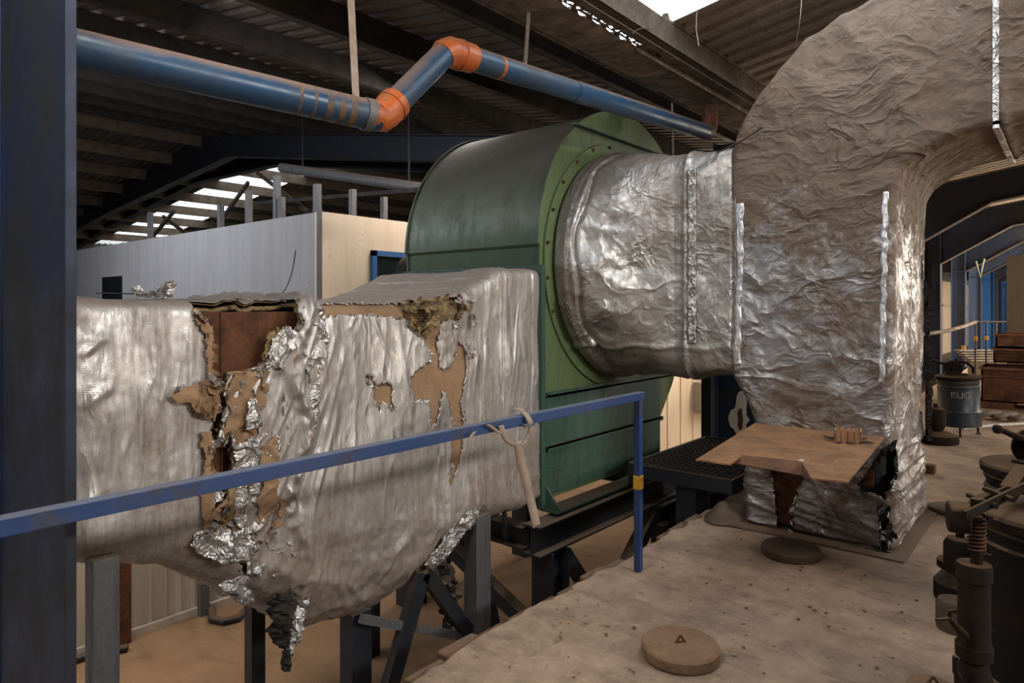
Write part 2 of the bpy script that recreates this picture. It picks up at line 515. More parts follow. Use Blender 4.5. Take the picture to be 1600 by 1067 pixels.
M['wall_grey'] = wall_paint('grey_wall_paint', (0.36, 0.35, 0.35), (0.30, 0.29, 0.285), (0.31, 0.28, 0.25))
M['wall_cream'] = wall_paint('cream_wall_paint', (0.70, 0.56, 0.43), (0.62, 0.48, 0.35), (0.57, 0.43, 0.31))
M['wall_panel'] = wall_paint('white_wall_panel', (0.58, 0.54, 0.48), (0.44, 0.38, 0.31), (0.48, 0.44, 0.38))
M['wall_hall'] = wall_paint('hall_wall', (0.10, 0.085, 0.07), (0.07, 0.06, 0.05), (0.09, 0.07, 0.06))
M['wall_sheet'] = wall_paint('cream_sheet_wall', (0.72, 0.60, 0.44), (0.60, 0.48, 0.34), (0.62, 0.5, 0.36))
M['wall_beige'] = wall_paint('beige_partition', (0.22, 0.17, 0.11), (0.17, 0.125, 0.08), (0.19, 0.14, 0.09))


def ground(name, a, b, stain, s=1.0):
    t = NT(name)
    big = t.noise(0.9 * s, None, 7, 0.62)
    mid = t.noise(6 * s, None, 8, 0.7)
    fine = t.noise(70, None, 5, 0.7)
    col = t.mix(t.ramp(mid, 0.35, 0.7), a, b)
    col = t.mix(t.math('MULTIPLY', t.ramp(big, 0.5, 0.68), 0.7), col, stain)
    sp = t.ramp(t.vor(80), 0.04, 0.12, (1, 1, 1, 1), (0, 0, 0, 1))
    sp = t.math('MULTIPLY', sp, t.ramp(t.noise(5), 0.45, 0.6))
    col = t.mix(t.math('MULTIPLY', sp, 0.7), col, (0.035, 0.025, 0.018))
    col = t.mix(t.math('MULTIPLY', t.ramp(fine, 0.35, 0.7), 0.35), col, tuple(x * 0.55 for x in a))
    ck = t.ramp(t.vor(0.9, t.map((1, 1, 1)), 'DISTANCE_TO_EDGE'), 0.0, 0.008, (1, 1, 1, 1), (0, 0, 0, 1))
    col = t.mix(t.math('MULTIPLY', t.math('MULTIPLY', ck, t.ramp(t.noise(1.3), 0.5, 0.6)), 0.2), col, (0.04, 0.03, 0.02))
    col = t.mix(t.math('MULTIPLY', t.ramp(t.noise(2.6, t.map((1, 2.2, 1)), 9, 0.75), 0.52, 0.62), 0.45), col, tuple(x * 0.5 for x in b))
    col = t.mix(t.math('MULTIPLY', t.ramp(t.noise(17, None, 8, 0.8), 0.55, 0.66), 0.35), col, tuple(min(1, x * 1.25) for x in a))
    h = t.math('ADD', t.math('MULTIPLY', mid, 0.8), t.math('MULTIPLY', fine, 0.3))
    return t.out(col, 0.95, 0.0, t.bump(h, 0.5, 0.02))


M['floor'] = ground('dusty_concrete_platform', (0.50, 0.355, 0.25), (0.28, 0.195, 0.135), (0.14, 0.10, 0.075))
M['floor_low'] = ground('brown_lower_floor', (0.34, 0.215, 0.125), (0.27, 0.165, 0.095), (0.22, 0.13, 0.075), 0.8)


def sheet_light():
    t = NT('translucent_roof_sheet')
    nt = t.t
    tr = t.n('ShaderNodeBsdfTranslucent'); tr.inputs[0].default_value = (0.95, 0.95, 0.92, 1)
    tp = t.n('ShaderNodeBsdfTransparent')
    mx = t.n('ShaderNodeMixShader'); mx.inputs[0].default_value = 0.5
    nt.links.new(tr.outputs[0], mx.inputs[1]); nt.links.new(tp.outputs[0], mx.inputs[2])
    nt.links.new(mx.outputs[0], nt.nodes['Material Output'].inputs[0])
    return t.m


M['skylight'] = sheet_light()

for k_ in ('cast', 'vat'):
    M[k_].node_tree.nodes['Principled BSDF'].inputs['Specular IOR Level'].default_value = 0.15

# ================================================================ STRUCTURE
ZL = -1.2        # lower floor level
EX = -2.17       # platform edge


def struct(mb, name, mat, **kw):
    o = mb.build(name, mat, **kw)
    o['kind'] = 'structure'
    return o


# platform slab with a broken edge
def edge_x(y):
    q = np.array([[y * 1.7, 3.3, 0.1], [y * 6.1, 8.3, 0.1], [y * 17, 1.3, 4.1]])
    n = pnoise(q)
    return EX + 0.045 * n[0] + 0.045 * n[1] + 0.022 * n[2]


m = MB()
ys = list(np.arange(-5, 9, 0.04)) + list(np.arange(9, 36.1, 1.0))
ex = [edge_x(y) for y in ys]
n = len(ys)
xs_off = [0, 0.03, 0.09, 0.2, 0.5, 1.2, 3, 9.3]
vs = []
for i, y in enumerate(ys):
    for j, d in enumerate(xs_off):
        q = pnoise(np.array([[y * 5, d * 9, 2.2]]))[0]
        zz = -0.035 if j == 0 else (-0.008 + 0.012 * q if j < 5 and y < 9 else 0)
        zz = min(zz, 0.0)
        vs.append((ex[i] + d if j < 7 else 7.0, y, zz))
fs = []
k = len(xs_off)
for i in range(n - 1):
    for j in range(k - 1):
        fs.append((i * k + j, i * k + j + 1, (i + 1) * k + j + 1, (i + 1) * k + j))
m.add(vs, fs)
vs = []
for i, y in enumerate(ys):
    vs += [(ex[i], y, -0.035), (EX - 0.0, y, -0.22), (7.0, y, -0.22), (7, y, 0)]
fs = []
for i in range(n - 1):
    for j in range(3):
        fs.append((i * 4 + j, (i + 1) * 4 + j, (i + 1) * 4 + j + 1, i * 4 + j + 1))
m.add(vs, fs)
struct(m, 'floor', M['floor'], sm=30)

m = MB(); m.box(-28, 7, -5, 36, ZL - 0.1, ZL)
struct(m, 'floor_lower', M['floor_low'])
m = MB(); m.box(EX + 0.1, EX + 0.28, -5, 36, ZL, -0.22)
struct(m, 'wall_platform', M['wall_panel'])

# brick course along the platform edge (countable bricks)
bp = None
yy = 1.0
k = 0
while yy < 6.6:
    L = 0.2 + random.random() * 0.05
    m = MB()
    y0 = yy
    xx = EX - 0.02 + random.uniform(-0.03, 0.015)
    zt = -0.03 + random.uniform(-0.03, 0.012)
    m.box(xx - 0.02, xx + 0.1, y0, y0 + L - 0.012, zt - 0.075, zt)
    if random.random() > 0.12:
        o = m.build('edge_brick', M['brick_red'], None, bevel=0.012)
        tag(o, '%s red brick from the front in the broken course along the platform edge' % (ORD[k] if k < 20 else 'a far'), 'brick', 'bricks along the platform edge')
        if k >= 20: o['label'] = 'red brick far along the platform edge, %s past the rail post' % ORD[k - 20]
        k += 1
    yy += L

# left wall: white ribbed panel wall of the lower hall
m = MB()
m.box(-6.12, -6.03, -5, 3.9, ZL, 0.9)
yy = -5
while yy < 3.9:
    m.box(-6.04, -6.015, yy, yy + 0.03, ZL, 0.9)
    yy += 0.12
m.box(-6.02, -5.98, -5, 3.9, ZL, ZL + 0.06)
struct(m, 'wall_lower_left', M['wall_panel'])
m = MB()
m.box(-6.12, -6.03, 3.9, 26, ZL, 1.4)
yy = 4
while yy < 20:
    m.box(-6.04, -6.01, yy, yy + 0.04, ZL, 1.4)
    yy += 0.55
struct(m, 'wall_left', M['wall_sheet'])
# upper room: grey long wall, cream end wall
m = MB(); m.box(-26, -6.0, 3.99, 4.09, 0.9, 2.53)
struct(m, 'wall_back', M['wall_grey'])
m = MB(); m.box(-6.09, -5.99, 3.985, 12, 1.2, 2.53)
struct(m, 'wall_cream', M['wall_cream'])
m = MB(); m.box(-26, -6.0, 3.9, 12, 0.8, 0.9)
struct(m, 'floor_upper_room', M['wall_panel'])
m = MB(); m.box(-6.02, -5.98, 3.96, 4.0, 0.9, 2.56); m.build('trim_1', M['steel_grey'])['kind'] = 'structure'

# enclosing walls of the hall
m = MB()
m.box(7.0, 7.15, -5, 36, -1.2, 4.4); m.box(7.0, 7.15, -5, 36, 5.1, 6)
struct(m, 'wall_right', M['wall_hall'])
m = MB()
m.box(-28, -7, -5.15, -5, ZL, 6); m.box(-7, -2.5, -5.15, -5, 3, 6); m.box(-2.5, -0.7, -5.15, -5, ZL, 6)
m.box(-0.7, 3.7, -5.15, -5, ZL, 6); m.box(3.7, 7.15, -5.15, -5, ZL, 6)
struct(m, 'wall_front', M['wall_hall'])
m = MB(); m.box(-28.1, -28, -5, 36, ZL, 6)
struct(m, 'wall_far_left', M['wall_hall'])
m = MB(); m.box(-28, 7, 36, 36.1, ZL, 6)
struct(m, 'wall_end', M['wall_sheet'])

# far corrugated cream wall between the columns
m = MB()
yy = 13.0
i = 0
while yy < 35:
    x = -3.35 + (0.03 if i % 2 else 0)
    m.box(-3.45, x, yy, yy + 0.12, 0, 2.35)
    yy += 0.12; i += 1
m.box(-3.36, -3.28, 13, 35, 0.72, 0.80); m.box(-3.36, -3.28, 13, 35, 1.55, 1.62)
struct(m, 'wall_far_sheet', M['wall_sheet'])
m = MB(); m.box(-1.0, 1.8, 15.0, 15.2, 0, 2.45)
struct(m, 'wall_beige_partition', M['wall_beige'])


# roofs ------------------------------------------------------------
def zl(x):       # left bay roof underside height
    return 3.76 + 0.15 * (-2.9 - x) if x > -14.5 else 5.5 + 0.12 * (x + 14.5)


def zr(x):
    return 3.66 + 0.15 * (x + 2.3)


def corr(m, x0, x1, y0, y1, zf, pitch=0.2, depth=0.035):
    """trapezoidal sheet, ribs running along X (down the slope)"""
    y = y0
    prof = []
    while y < y1 - 1e-6:
        for fr, dz in ((0, 0), (0.45, 0), (0.55, depth), (0.9, depth)):
            yy = y + fr * pitch
            if yy <= y1: prof.append((yy, dz))
        y += pitch
    prof.append((y1, 0))
    vs = []
    for (yy, dz) in prof:
        vs += [(x0, yy, zf(x0) + dz), (x1, yy, zf(x1) + dz), (x0, yy, zf(x0) + dz + 0.004), (x1, yy, zf(x1) + dz + 0.004)]
    fs = []
    for i in range(len(prof) - 1):
        a, b = 4 * i, 4 * i + 4
        fs += [(a, a + 1, b + 1, b), (a + 2, b + 2, b + 3, a + 3)]
    m.add(vs, fs)


m = MB()
# left bay, right slope; skylight strip near the ridge is on the far slope
corr(m, -14.5, -2.9, -5, 8.6, zl)
corr(m, -14.5, -6.2, 8.6, 9.9, zl)
corr(m, -5.0, -2.9, 8.6, 9.9, zl)
corr(m, -14.5, -2.9, 9.9, 36, zl)
# far slope with the translucent strip
corr(m, -28, -14.5, -5, 8.9, zl)
corr(m, -28, -14.5, 10.6, 36, zl)
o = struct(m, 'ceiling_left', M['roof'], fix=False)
m = MB()
# right bay
corr(m, -2.3, 7.1, -5, 0.0, zr)
corr(m, -1.3, 7.1, 0.0, 0.9, zr)
corr(m, -2.3, 7.1, 0.9, 3.3, zr)
corr(m, 0.2, 7.1, 3.3, 4.55, zr)
corr(m, -2.3, 7.1, 4.55, 36, zr)
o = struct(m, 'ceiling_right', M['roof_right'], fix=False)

# translucent roof sheets
sky = [(-28, -14.5, 8.9, 10.6, zl), (-2.3, 0.2, 3.3, 4.55, zr), (-2.3, -1.3, 0.0, 0.9, zr)]
names = ['strip of translucent sheets on the far roof slope above the grey room', 'bright translucent roof sheet at the top beside the gutter', 'unseen translucent roof sheet added to brighten the near floor']
for i, (a, b, c, d, f) in enumerate(sky):
    m = MB(); corr(m, a, b, c, d, f)
    o = m.build('window_%d' % (i + 3), M['skylight'], fix=False)
    o['kind'] = 'structure'

# purlins -----------------------------------------------------------
def cpurlin(x, zb, y0, y1, hh=0.24, wd=0.075, name='roof_purlin', mat=None, label='', group='roof purlins', open_dir=1):
    m = MB()
    t = 0.006
    m.box(x - t, x + t, y0, y1, zb, zb + hh)
    a, b = (x, x + wd * open_dir) if open_dir > 0 else (x + wd * open_dir, x)
    m.box(a, b, y0, y1, zb, zb + t * 1.6)
    m.box(a, b, y0, y1, zb + hh - t * 1.6, zb + hh)
    e = x + wd * open_dir
    m.box(e - t, e + t, y0, y1, zb, zb + 0.03)
    o = m.build(name, mat or M['purlin'], None)
    return tag(o, label, 'roof beam', group)


xp = -3.2
k = 0
while xp > -14.3:
    cpurlin(xp, zl(xp) - 0.25, -4.9, 30, label='dark steel purlin under the left roof slope, %s to the left of the gutter' % ORD[k], open_dir=-1,
            group='purlins of the left roof slope')
    xp -= 1.38; k += 1
xp = -15.2
k = 0
while xp > -27.5:
    cpurlin(xp, zl(xp) - 0.25, -4.9, 30, 0.25, 0.08, mat=M['purlin_light'], label='dusty purlin crossing below the far roof slope, %s beyond the ridge' % ORD[k], open_dir=-1,
            group='purlins of the far roof slope')
    xp -= 1.55; k += 1
cpurlin(-2.30, 3.47, -4.9, 30, 0.17, 0.11, mat=M['purlin_light'], label='pale dusty purlin running along the right side of the gutter', open_dir=-1)
xp = 0.5
k = 0
while xp < 6.8:
    cpurlin(xp, zr(xp) - 0.22, -4.9, 30, 0.21, 0.08, label='dark purlin under the right roof slope, %s above the foil elbow' % ORD[k], group='purlins of the right roof slope')
    xp += 1.6; k += 1

# valley gutter: dirt caked underside with light showing through holes at its right side
m = MB()
ys_ = np.arange(-4.9, 30, 0.06)
rows = []
for y in ys_:
    row = []
    for j, x in enumerate(np.linspace(-2.76, -2.40, 9)):
        q = pnoise(np.array([[x * 7, y * 4, 1.2], [x * 21, y * 15, 3.2]]))
        row.append((x, y, 3.37 + 0.014 * q[0] + 0.008 * q[1] + 0.02 * (abs(j - 4) / 4) ** 3))
    rows.append(row)
vs = [p for r in rows for p in r]
fs = [(i * 9 + j, i * 9 + j + 1, (i + 1) * 9 + j + 1, (i + 1) * 9 + j) for i in range(len(rows) - 1) for j in range(8)]
m.add(vs, fs)
m.box(-2.77, -2.755, -4.9, 30, 3.38, 3.655)
m.add([(-2.92, -4.9, 3.752), (-2.92, 30, 3.752), (-2.762, 30, 3.65), (-2.762, -4.9, 3.65)], [(0, 1, 2, 3)])
# right side: open strip between gutter and purlin, closed except for the rust holes
m.box(-2.362, -2.30, -4.9, 30, 3.41, 3.415)
m.box(-2.408, -2.402, 4.2, 30, 3.37, 3.42); m.box(-2.408, -2.402, -4.9, 3.1, 3.37, 3.42)
m.box(-2.405, -2.36, -4.9, 3.1, 3.41, 3.415); m.box(-2.405, -2.36, 4.45, 30, 3.41, 3.415)
y = 3.1
while y < 4.45:
    hole = random.uniform(0.03, 0.11) if 3.2 < y < 4.15 else random.uniform(0.005, 0.01)
    y += hole
    L = random.uniform(0.01, 0.03) if 3.2 < y < 4.25 else random.uniform(0.04, 0.1)
    m.box(-2.405, -2.36, y, min(y + L, 4.55), 3.41, 3.415)
    y += L
    a = y
    while a < y + 0.1:      # ragged rust teeth
        dd = random.uniform(0.0, 0.02)
        m.box(-2.405, -2.405 + dd, a, a + 0.012, 3.409, 3.416); m.box(-2.362 - random.uniform(0, .016), -2.36, a, a + 0.012, 3.409, 3.416); a += 0.013
m.box(-2.385, -2.29, -4.9, 3.3, 3.645, 3.74); m.box(-2.385, -2.29, 4.55, 30, 3.645, 3.74)
m.box(-2.405, -2.375, -4.9, 2.3, 3.41, 3.47)
g = m.build('valley_gutter', M['gutter'], None, fix=False)
tag(g, 'dirt-caked valley gutter overhead with daylight dots along its edge', 'gutter')


# columns and rafters -------------------------------------------------
def column(y, x0, x1, mat, label, z0=0.0, ztop=3.3, wd=0.22):
    t = thing('steel_column', label, 'column', ((x0 + x1) / 2, y, z0), 'portal frame columns')
    m = MB(); m.box(x0, x1, y - 0.008, y + 0.008, z0, ztop); m.build('web', mat, t)
    for x in (x0, x1):
        m = MB(); m.box(x - 0.008, x + 0.008, y - 0.01 if False else y - wd / 2, y + wd / 2, z0, ztop)
        m.build('flange', mat, t)
    m = MB()
    for zz in (2.42,):
        m.box(x0, x1, y - wd / 2 + 0.01, y + wd / 2 - 0.01, zz, zz + 0.015)
    m.box(x0 - 0.05, x1 + 0.05, y - wd / 2 - 0.03, y + wd / 2 + 0.03, z0, z0 + 0.02)
    m.build('stiffener_plate', mat, t)
    return t


column(7.0, -3.0, -2.32, M['blue_column'], 'blue steel column with a flaked white and rust patch behind the duct', ZL, 3.3)
cols = [(16.4, 'blue_column', 'dark blue column nearest behind the right edge of the foil duct'), (20.4, 'blue_far', 'grey-blue column, second in the row behind the foil duct'),
        (24.0, 'blue_far', 'grey-blue column, third in the row behind the foil duct'), (27.7, 'blue_bright', 'bright sky-blue column in the far row'),
        (30.6, 'blue_far', 'pale blue column just beyond the bright blue one'), (33.4, 'blue_bright', 'last blue column before the beige partition')]
for y, mt, lb in cols:
    column(y, -2.49, -2.2, M[mt], lb)

# near column at the left edge of the photo (box-like, face towards the viewer)
t = thing('steel_column', 'massive dark blue column filling the left edge, streaked with dirt', 'column', (-2.62, 0.68, ZL), 'portal frame columns')
m = MB(); m.box(-2.99, -2.25, 0.645, 0.666, ZL, 3.3); m.build('web', M['blue_column'], t, bevel=0.002)
m = MB(); m.box(-2.262, -2.248, 0.638, 0.668, ZL, 3.3); m.build('flange', M['blue_column'], t, bevel=0.002)
m = MB(); m.box(-3.02, -2.985, 0.63, 0.70, ZL, 3.3); m.build('flange', M['blue'], t, bevel=0.002)


def rafter_right(y, mat, label):
    t = thing('roof_rafter', label, 'rafter', (-2.2, y, 3.2), 'portal frame rafters')
    top = lambda x: 3.40 + 0.15 * (x + 2.2)
    pts = [(-3.0, y, top(-2.2)), (-2.2, y, top(-2.2)), (7, y, top(7)), (7, y, top(7) - 0.45), (-1.0, y, top(-1.0) - 0.45), (-2.2, y, 2.42), (-3.0, y, 2.42)]
    m = MB(); m.prism([(a, b - 0.006, c) for a, b, c in pts], (0, 0.012, 0)); m.build('web', mat, t)
    m = MB()
    m.bar((-2.2, y, 2.42), (-1.0, y, top(-1) - 0.45), 0.2, 0.014); m.bar((-1.0, y, top(-1) - 0.45), (7, y, top(7) - 0.45), 0.2, 0.014)
    m.bar((-2.2, y, top(-2.2)), (7, y, top(7)), 0.2, 0.014)
    m.build('flange', M['purlin_light'], t)


for i, y in enumerate([8.9, 12.5, 16.4, 20.4, 24.0, 27.7, 30.6, 33.4]):
    rafter_right(y, M['steel_dark'] if i < 2 else M['blue_column'], 'haunched rafter of the right bay, %s beyond the foil elbow' % ORD[i])


def poly_beam(name, label, poly, Y, mat, flange_mat, group, depth=0.22):
    """plate girder in the plane Y; poly = top pixel line, bottom pixel line"""
    top, bot = poly
    T = [W(a, b, Y=Y) for a, b in top]
    B = [W(a, b, Y=Y) for a, b in bot]
    t = thing(name, label, 'rafter', B[0], group)
    m = MB()
    pts = T + B[::-1]
    m.prism([p - Vector((0, 0.006, 0)) for p in pts], (0, 0.012, 0)); m.build('web', mat, t)
    m = MB()
    for L in (T, B):
        for a, b in zip(L[:-1], L[1:]): m.bar(a, b, depth, 0.016, (0, 0, 1))
    m.build('flange', flange_mat, t)
    return t


poly_beam('roof_rafter', 'dark haunched rafter spanning behind the green fan, nearer of two',
          ([(60, 345), (300, 212), (352, 210), (1000, 215)], [(60, 392), (180, 330), (363, 245), (1000, 260)]), 7.0, M['steel_dark'], M['steel_dark'], 'portal frame rafters')
poly_beam('roof_rafter', 'dark haunched rafter above the grey room, farther of two',
          ([(60, 380), (300, 250), (380, 232), (800, 246)], [(60, 425), (160, 362), (312, 285), (435, 258), (800, 275)]), 8.2, M['steel_dark'], M['steel_dark'], 'portal frame rafters')

# window and doors in upper room
m = MB()
x0, x1 = W(160, 450, Y=3.98).x, W(196, 450, Y=3.98).x
z0, z1 = H - 0.6, W(160, 428, Y=3.98).z
m.box(x0, x1, 3.95, 3.99, z0, z1)
o = struct(m, 'window_1', M['wall_grey'])
m = MB(); m.box(x0 + 0.12, x1 - 0.04, 3.935, 3.95, z0, z1 - 0.06)
o2 = m.build('window_pane', M['glass'], o)
p0, p1 = W(580, 391, X=-5.98), W(640, 391, X=-5.98)
m = MB()
m.box(-5.99, -5.95, p0.y, p0.y + 0.06, 1.2, p0.z); m.box(-5.99, -5.95, p0.y, p1.y + 0.3, p0.z - 0.06, p0.z); m.box(-5.99, -5.95, p1.y + 0.24, p1.y + 0.3, 1.2, p0.z)
o = struct(m, 'window_2', M['blue_frame'])
m = MB(); m.box(-5.985, -5.97, p0.y + 0.06, p1.y + 0.24, 1.2, p0.z - 0.06); m.build('window_pane', M['glass'], o)

# studs and rail above the grey wall
for i, (px, pt) in enumerate([(236, 332), (346, 320), (390, 298), (434, 275), (441, 308), (497, 288)]):
    a = W(px, 400, Y=4.04)
    zt = W(px, pt, Y=4.04).z
    m = MB(); m.box(a.x - 0.035, a.x + 0.035, 4.0, 4.06, 2.53, zt)
    tag(m.build('wall_stud', M['steel_grey'], None), 'thin steel stud on top of the grey wall, %s from the left' % ORD[i], 'stud', 'studs above the upper room')
for i, (px, pt) in enumerate([(551, 296), (600, 308)]):
    a = W(px, 335, X=-6.04)
    zt = W(px, pt, X=-6.04).z
    m = MB(); m.box(-6.07, -6.01, a.y - 0.03, a.y + 0.03, 2.53, zt)
    tag(m.build('wall_stud', M['steel_grey'], None), 'thin steel stud on top of the cream wall, %s' % ('nearer the corner' if i == 0 else 'nearer the fan'), 'stud', 'studs above the upper room')
for i, (a, b, Y) in enumerate([((395, 318), (660, 296), 5.2), ((402, 270), (480, 330), 5.4), ((345, 345), (388, 285), 5.0), ((240, 368), (272, 330), 4.6), ((255, 338), (300, 372), 5.0)]):
    m = MB(); m.bar(W(*a, Y=Y), W(*b, Y=Y), 0.04, 0.05)
    tag(m.build('roof_brace', M['purlin'], None), 'slim steel brace under the bright roof sheets, ' + ['long level one', 'falling to the right by the ridge', 'rising at mid wall', 'short one at the left end', 'low one falling to the right'][i], 'brace', 'braces over the upper room')

# pale duct and bright slit high up behind the fan
vp = [W(440, 262, d=10.5), W(700, 300, d=8.6)]
vt = thing('ventilation_pipe', 'pale round pipe high behind the green fan, catching daylight', 'pipe', vp[0])
m = MB(); m.tube(vp, 0.075, 16); m.build('pipe_section', M['steel_grey'], vt, sm=True)
for f_ in (0.15, 0.8):
    c = vp[0].lerp(vp[1], f_); m = MB(); m.box(c.x - .01, c.x + .01, c.y - .01, c.y + .01, c.z, zl(c.x) + .01); m.build('hanger_rod', M['steel_dark'], vt)

# ================================================================ DRAIN PIPE
Pl0, Pl1 = W(60, 62, X=-2.80), W(592, 183, X=-2.53)
Pm0, Pm1 = W(603, 176, X=-2.52), W(694, 84, X=-2.53)
Pr0, Pr1 = W(712, 84, X=-2.53), W(1100, 206, X=-2.53)
t = thing('drain_pipe', 'blue plastic rainwater pipe with orange elbows under the roof', 'pipe', Pl1)
dirn = (Pl1 - Pl0).normalized(); m = MB()
m.tube([Pl0 + dirn * ((0.72 - Pl0.y) / dirn.y), Pl1], 0.07, 28); sec1 = m.build('pipe_section', M['pipe_blue'], t, sm=True)
m = MB(); m.tube([Pm0, Pm1], 0.065, 28); m.build('pipe_section', M['pipe_blue'], t, sm=True)
m = MB(); m.tube([Pr0, Pr0 + (Pr1 - Pr0) * 0.36], 0.066, 28); m.build('pipe_section', M['pipe_blue'], t, sm=True)
m = MB(); m.tube([Pr0 + (Pr1 - Pr0) * 0.35, Pr1], 0.070, 28); m.build('pipe_section', M['pipe_blue'], t, sm=True)
m = MB()
dm = (Pm1 - Pm0).normalized(); dr = (Pr1 - Pr0).normalized()
m.tube([Pl1 - dirn * 0.05, Pl1 + dirn * 0.01, (Pl1 + Pm0) / 2, Pm0, Pm0 + dm * 0.09], 0.075, 28, rad=[0.071, 0.073, 0.076, 0.076, 0.078])
m.tube([Pm0 + dm * 0.045, Pm0 + dm * 0.055], 0.082, 28)
m.build('elbow', M['orange'], t, sm=True)
m = MB()
m.tube([Pm1 - dm * 0.02, Pm1, (Pm1 + Pr0) / 2 + Vector((0, 0, 0.01)), Pr0, Pr0 + dr * 0.12], 0.075, 28, rad=[0.069, 0.074, 0.077, 0.077, 0.077])
m.tube([Pr0 + dr * 0.02, Pr0 + dr * 0.03], 0.083, 28)
m.build('elbow', M['orange'], t, sm=True)
m = MB()
m.tube([Pr1 - dr * 0.02, Pr1 + dr * 0.06, Pr1 + dr * 0.12 + Vector((0, 0, 0.06)), Pr1 + dr * 0.13 + Vector((0, 0, 0.24))], 0.07, 28)
m.build('elbow', M['orange_dirty'], t, sm=True)
# rusty bands on the left length
m = MB()
for f_, wd_ in ((0.70, 0.015), (0.75, 0.012), (0.80, 0.03), (0.845, 0.03), (0.885, 0.03)):
    c = Pl0 + (Pl1 - Pl0) * f_
    m.tube([c - dirn * wd_ / 2, c + dirn * wd_ / 2], 0.0706, 28)
m.build('tape_band', worn('rusty_tape', (0.16, 0.085, 0.03), (0.06, 0.07, 0.09), 14, 0.45, 0.6, 0.6), sec1, sm=True)
c = Pr0 + dr * 0.33
m = MB(); m.tube([c, c + dr * 0.025], 0.0668, 28); m.build('tape_band', M['orange'], t, sm=True)
# hangers
for (px0, py0, px1, py1, Xh, lb, wd_) in ((545, -30, 556, 150, -2.55, 'long flat pipe hanger strap ending in a bracket', 0.036), (826, 45, 820, 108, -2.53, 'short pipe hanger strap below the gutter', 0.03), (1050, 180, 1052, 245, -2.53, 'hanger strap at the far end of the drain pipe', 0.03)):
    a, b = W(px0, py0, X=Xh), W(px1, py1, X=Xh)
    h_ = thing('pipe_hanger', lb, 'hanger', b, 'pipe hangers')
    m = MB(); m.bar(a + Vector((0, 0, 0.1)), b, wd_, 0.006, (1, 0, 0)); m.build('strap', M['purlin_light'] if Xh > -2.54 else M['strap'], h_)
for f_ in (0.955,):
    c = Pl0 + (Pl1 - Pl0) * f_
    m = MB(); m.tube([c - dirn * 0.02, c + dirn * 0.02], 0.076, 28)
    o = m.build('clamp', M['steel_grey'], [x for x in bpy.data.objects if x.name.startswith('pipe_hanger')][0], sm=True)

# ================================================================ FAN
XS, XB = -3.1, -4.62
CY, CZ = 5.2, 1.98
prof = [(4.0, 0.10), (4.0, 2.0)]
for a in np.linspace(178, 2, 50):
    aa = math.radians(a)
    r = 1.22 + 0.06 * (1 - a / 180) 
    prof.append((CY + r * math.cos(aa) if True else 0, CZ + (r + 0.02) * math.sin(aa)))
for (y, z) in [(6.50, 1.7), (6.42, 1.3), (6.25, 1.0), (6.1, 0.77), (5.85, 0.48), (5.6, 0.25), (5.3, 0.10)]:
    prof.append((y, z))
fan = thing('centrifugal_fan', 'big green centrifugal blower with dusty scroll casing', 'fan', (-3.8, 5.2, 0.0))
m = MB()
m.prism([(XB, y, z) for y, z in prof], (XS - XB - 0.02, 0, 0))
m.build('scroll_casing', M['green'], fan, sm=25)
# side plate with folded rim
m = MB()
big = [(CY + (y - CY) * 1.015, CZ + (z - CZ) * 1.015) for y, z in prof]
m.prism([(XS - 0.02, y, z) for y, z in big], (0.02, 0, 0))
m.build('side_plate', M['green_light'], fan, bevel=0.004)
m = MB()
m.prism([(XB - 0.02, y, z) for y, z in big], (0.02, 0, 0))
m.build('side_plate', M['green'], fan, bevel=0.004)
# discharge flange facing the viewer
m = MB()
m.box(XB - 0.03, XS + 0.035, 3.955, 4.0, 0.02, 0.09); m.box(XB - 0.03, XS + 0.035, 3.955, 4.0, 1.80, 1.86)
m.box(XS - 0.02, XS + 0.035, 3.955, 4.0, 0.09, 1.80); m.box(XB - 0.03, XB + 0.02, 3.955, 4.0, 0.09, 1.80)
m.build('outlet_flange', M['green_dark'], fan, bevel=0.003)
# stiffeners on the side plate
for bs in (((0, .05, 4.38, 5.85, 3.0, 3.012),), ((0, .045, 4.02, 6.1, 0.86, 0.875), (.04, .045, 4.02, 6.1, 0.86, 0.90)), ((0, .045, 4.02, 5.85, 0.47, 0.485), (.04, .045, 4.02, 5.85, 0.45, 0.485)), ((0, .02, 4.08, 5.6, 0.28, 0.285),)):
    m = MB()
    for b_ in bs: m.box(XS + b_[0], XS + b_[1], *b_[2:])
    m.build('stiffener', M['green_dark'], fan)
m = MB(); m.box(XS + 0.001, XS + 0.012, 4.02, 5.85, 0.10, 0.86); 
m.build('lower_panel', M['green_dark'], fan, bevel=0.002)
m = MB()
m.prism([(XS, 4.0, 0.02), (XS + 0.16, 4.0, 0.02), (XS + 0.16, 4.0, 0.04), (XS + 0.01, 4.0, 0.22)], (0, 0.02, 0))
m.box(XS, XS + 0.16, 3.98, 5.95, 0.005, 0.02)
m.prism([(XS + 0.15, 5.0, 0.02), (XS + 0.165, 5.0, 0.02), (XS + 0.165, 5.0, 0.14), (XS + 0.15, 5.0, 0.14)], (0, 0.95, 0))
m.build('base_plate', M['green_dark'], fan)
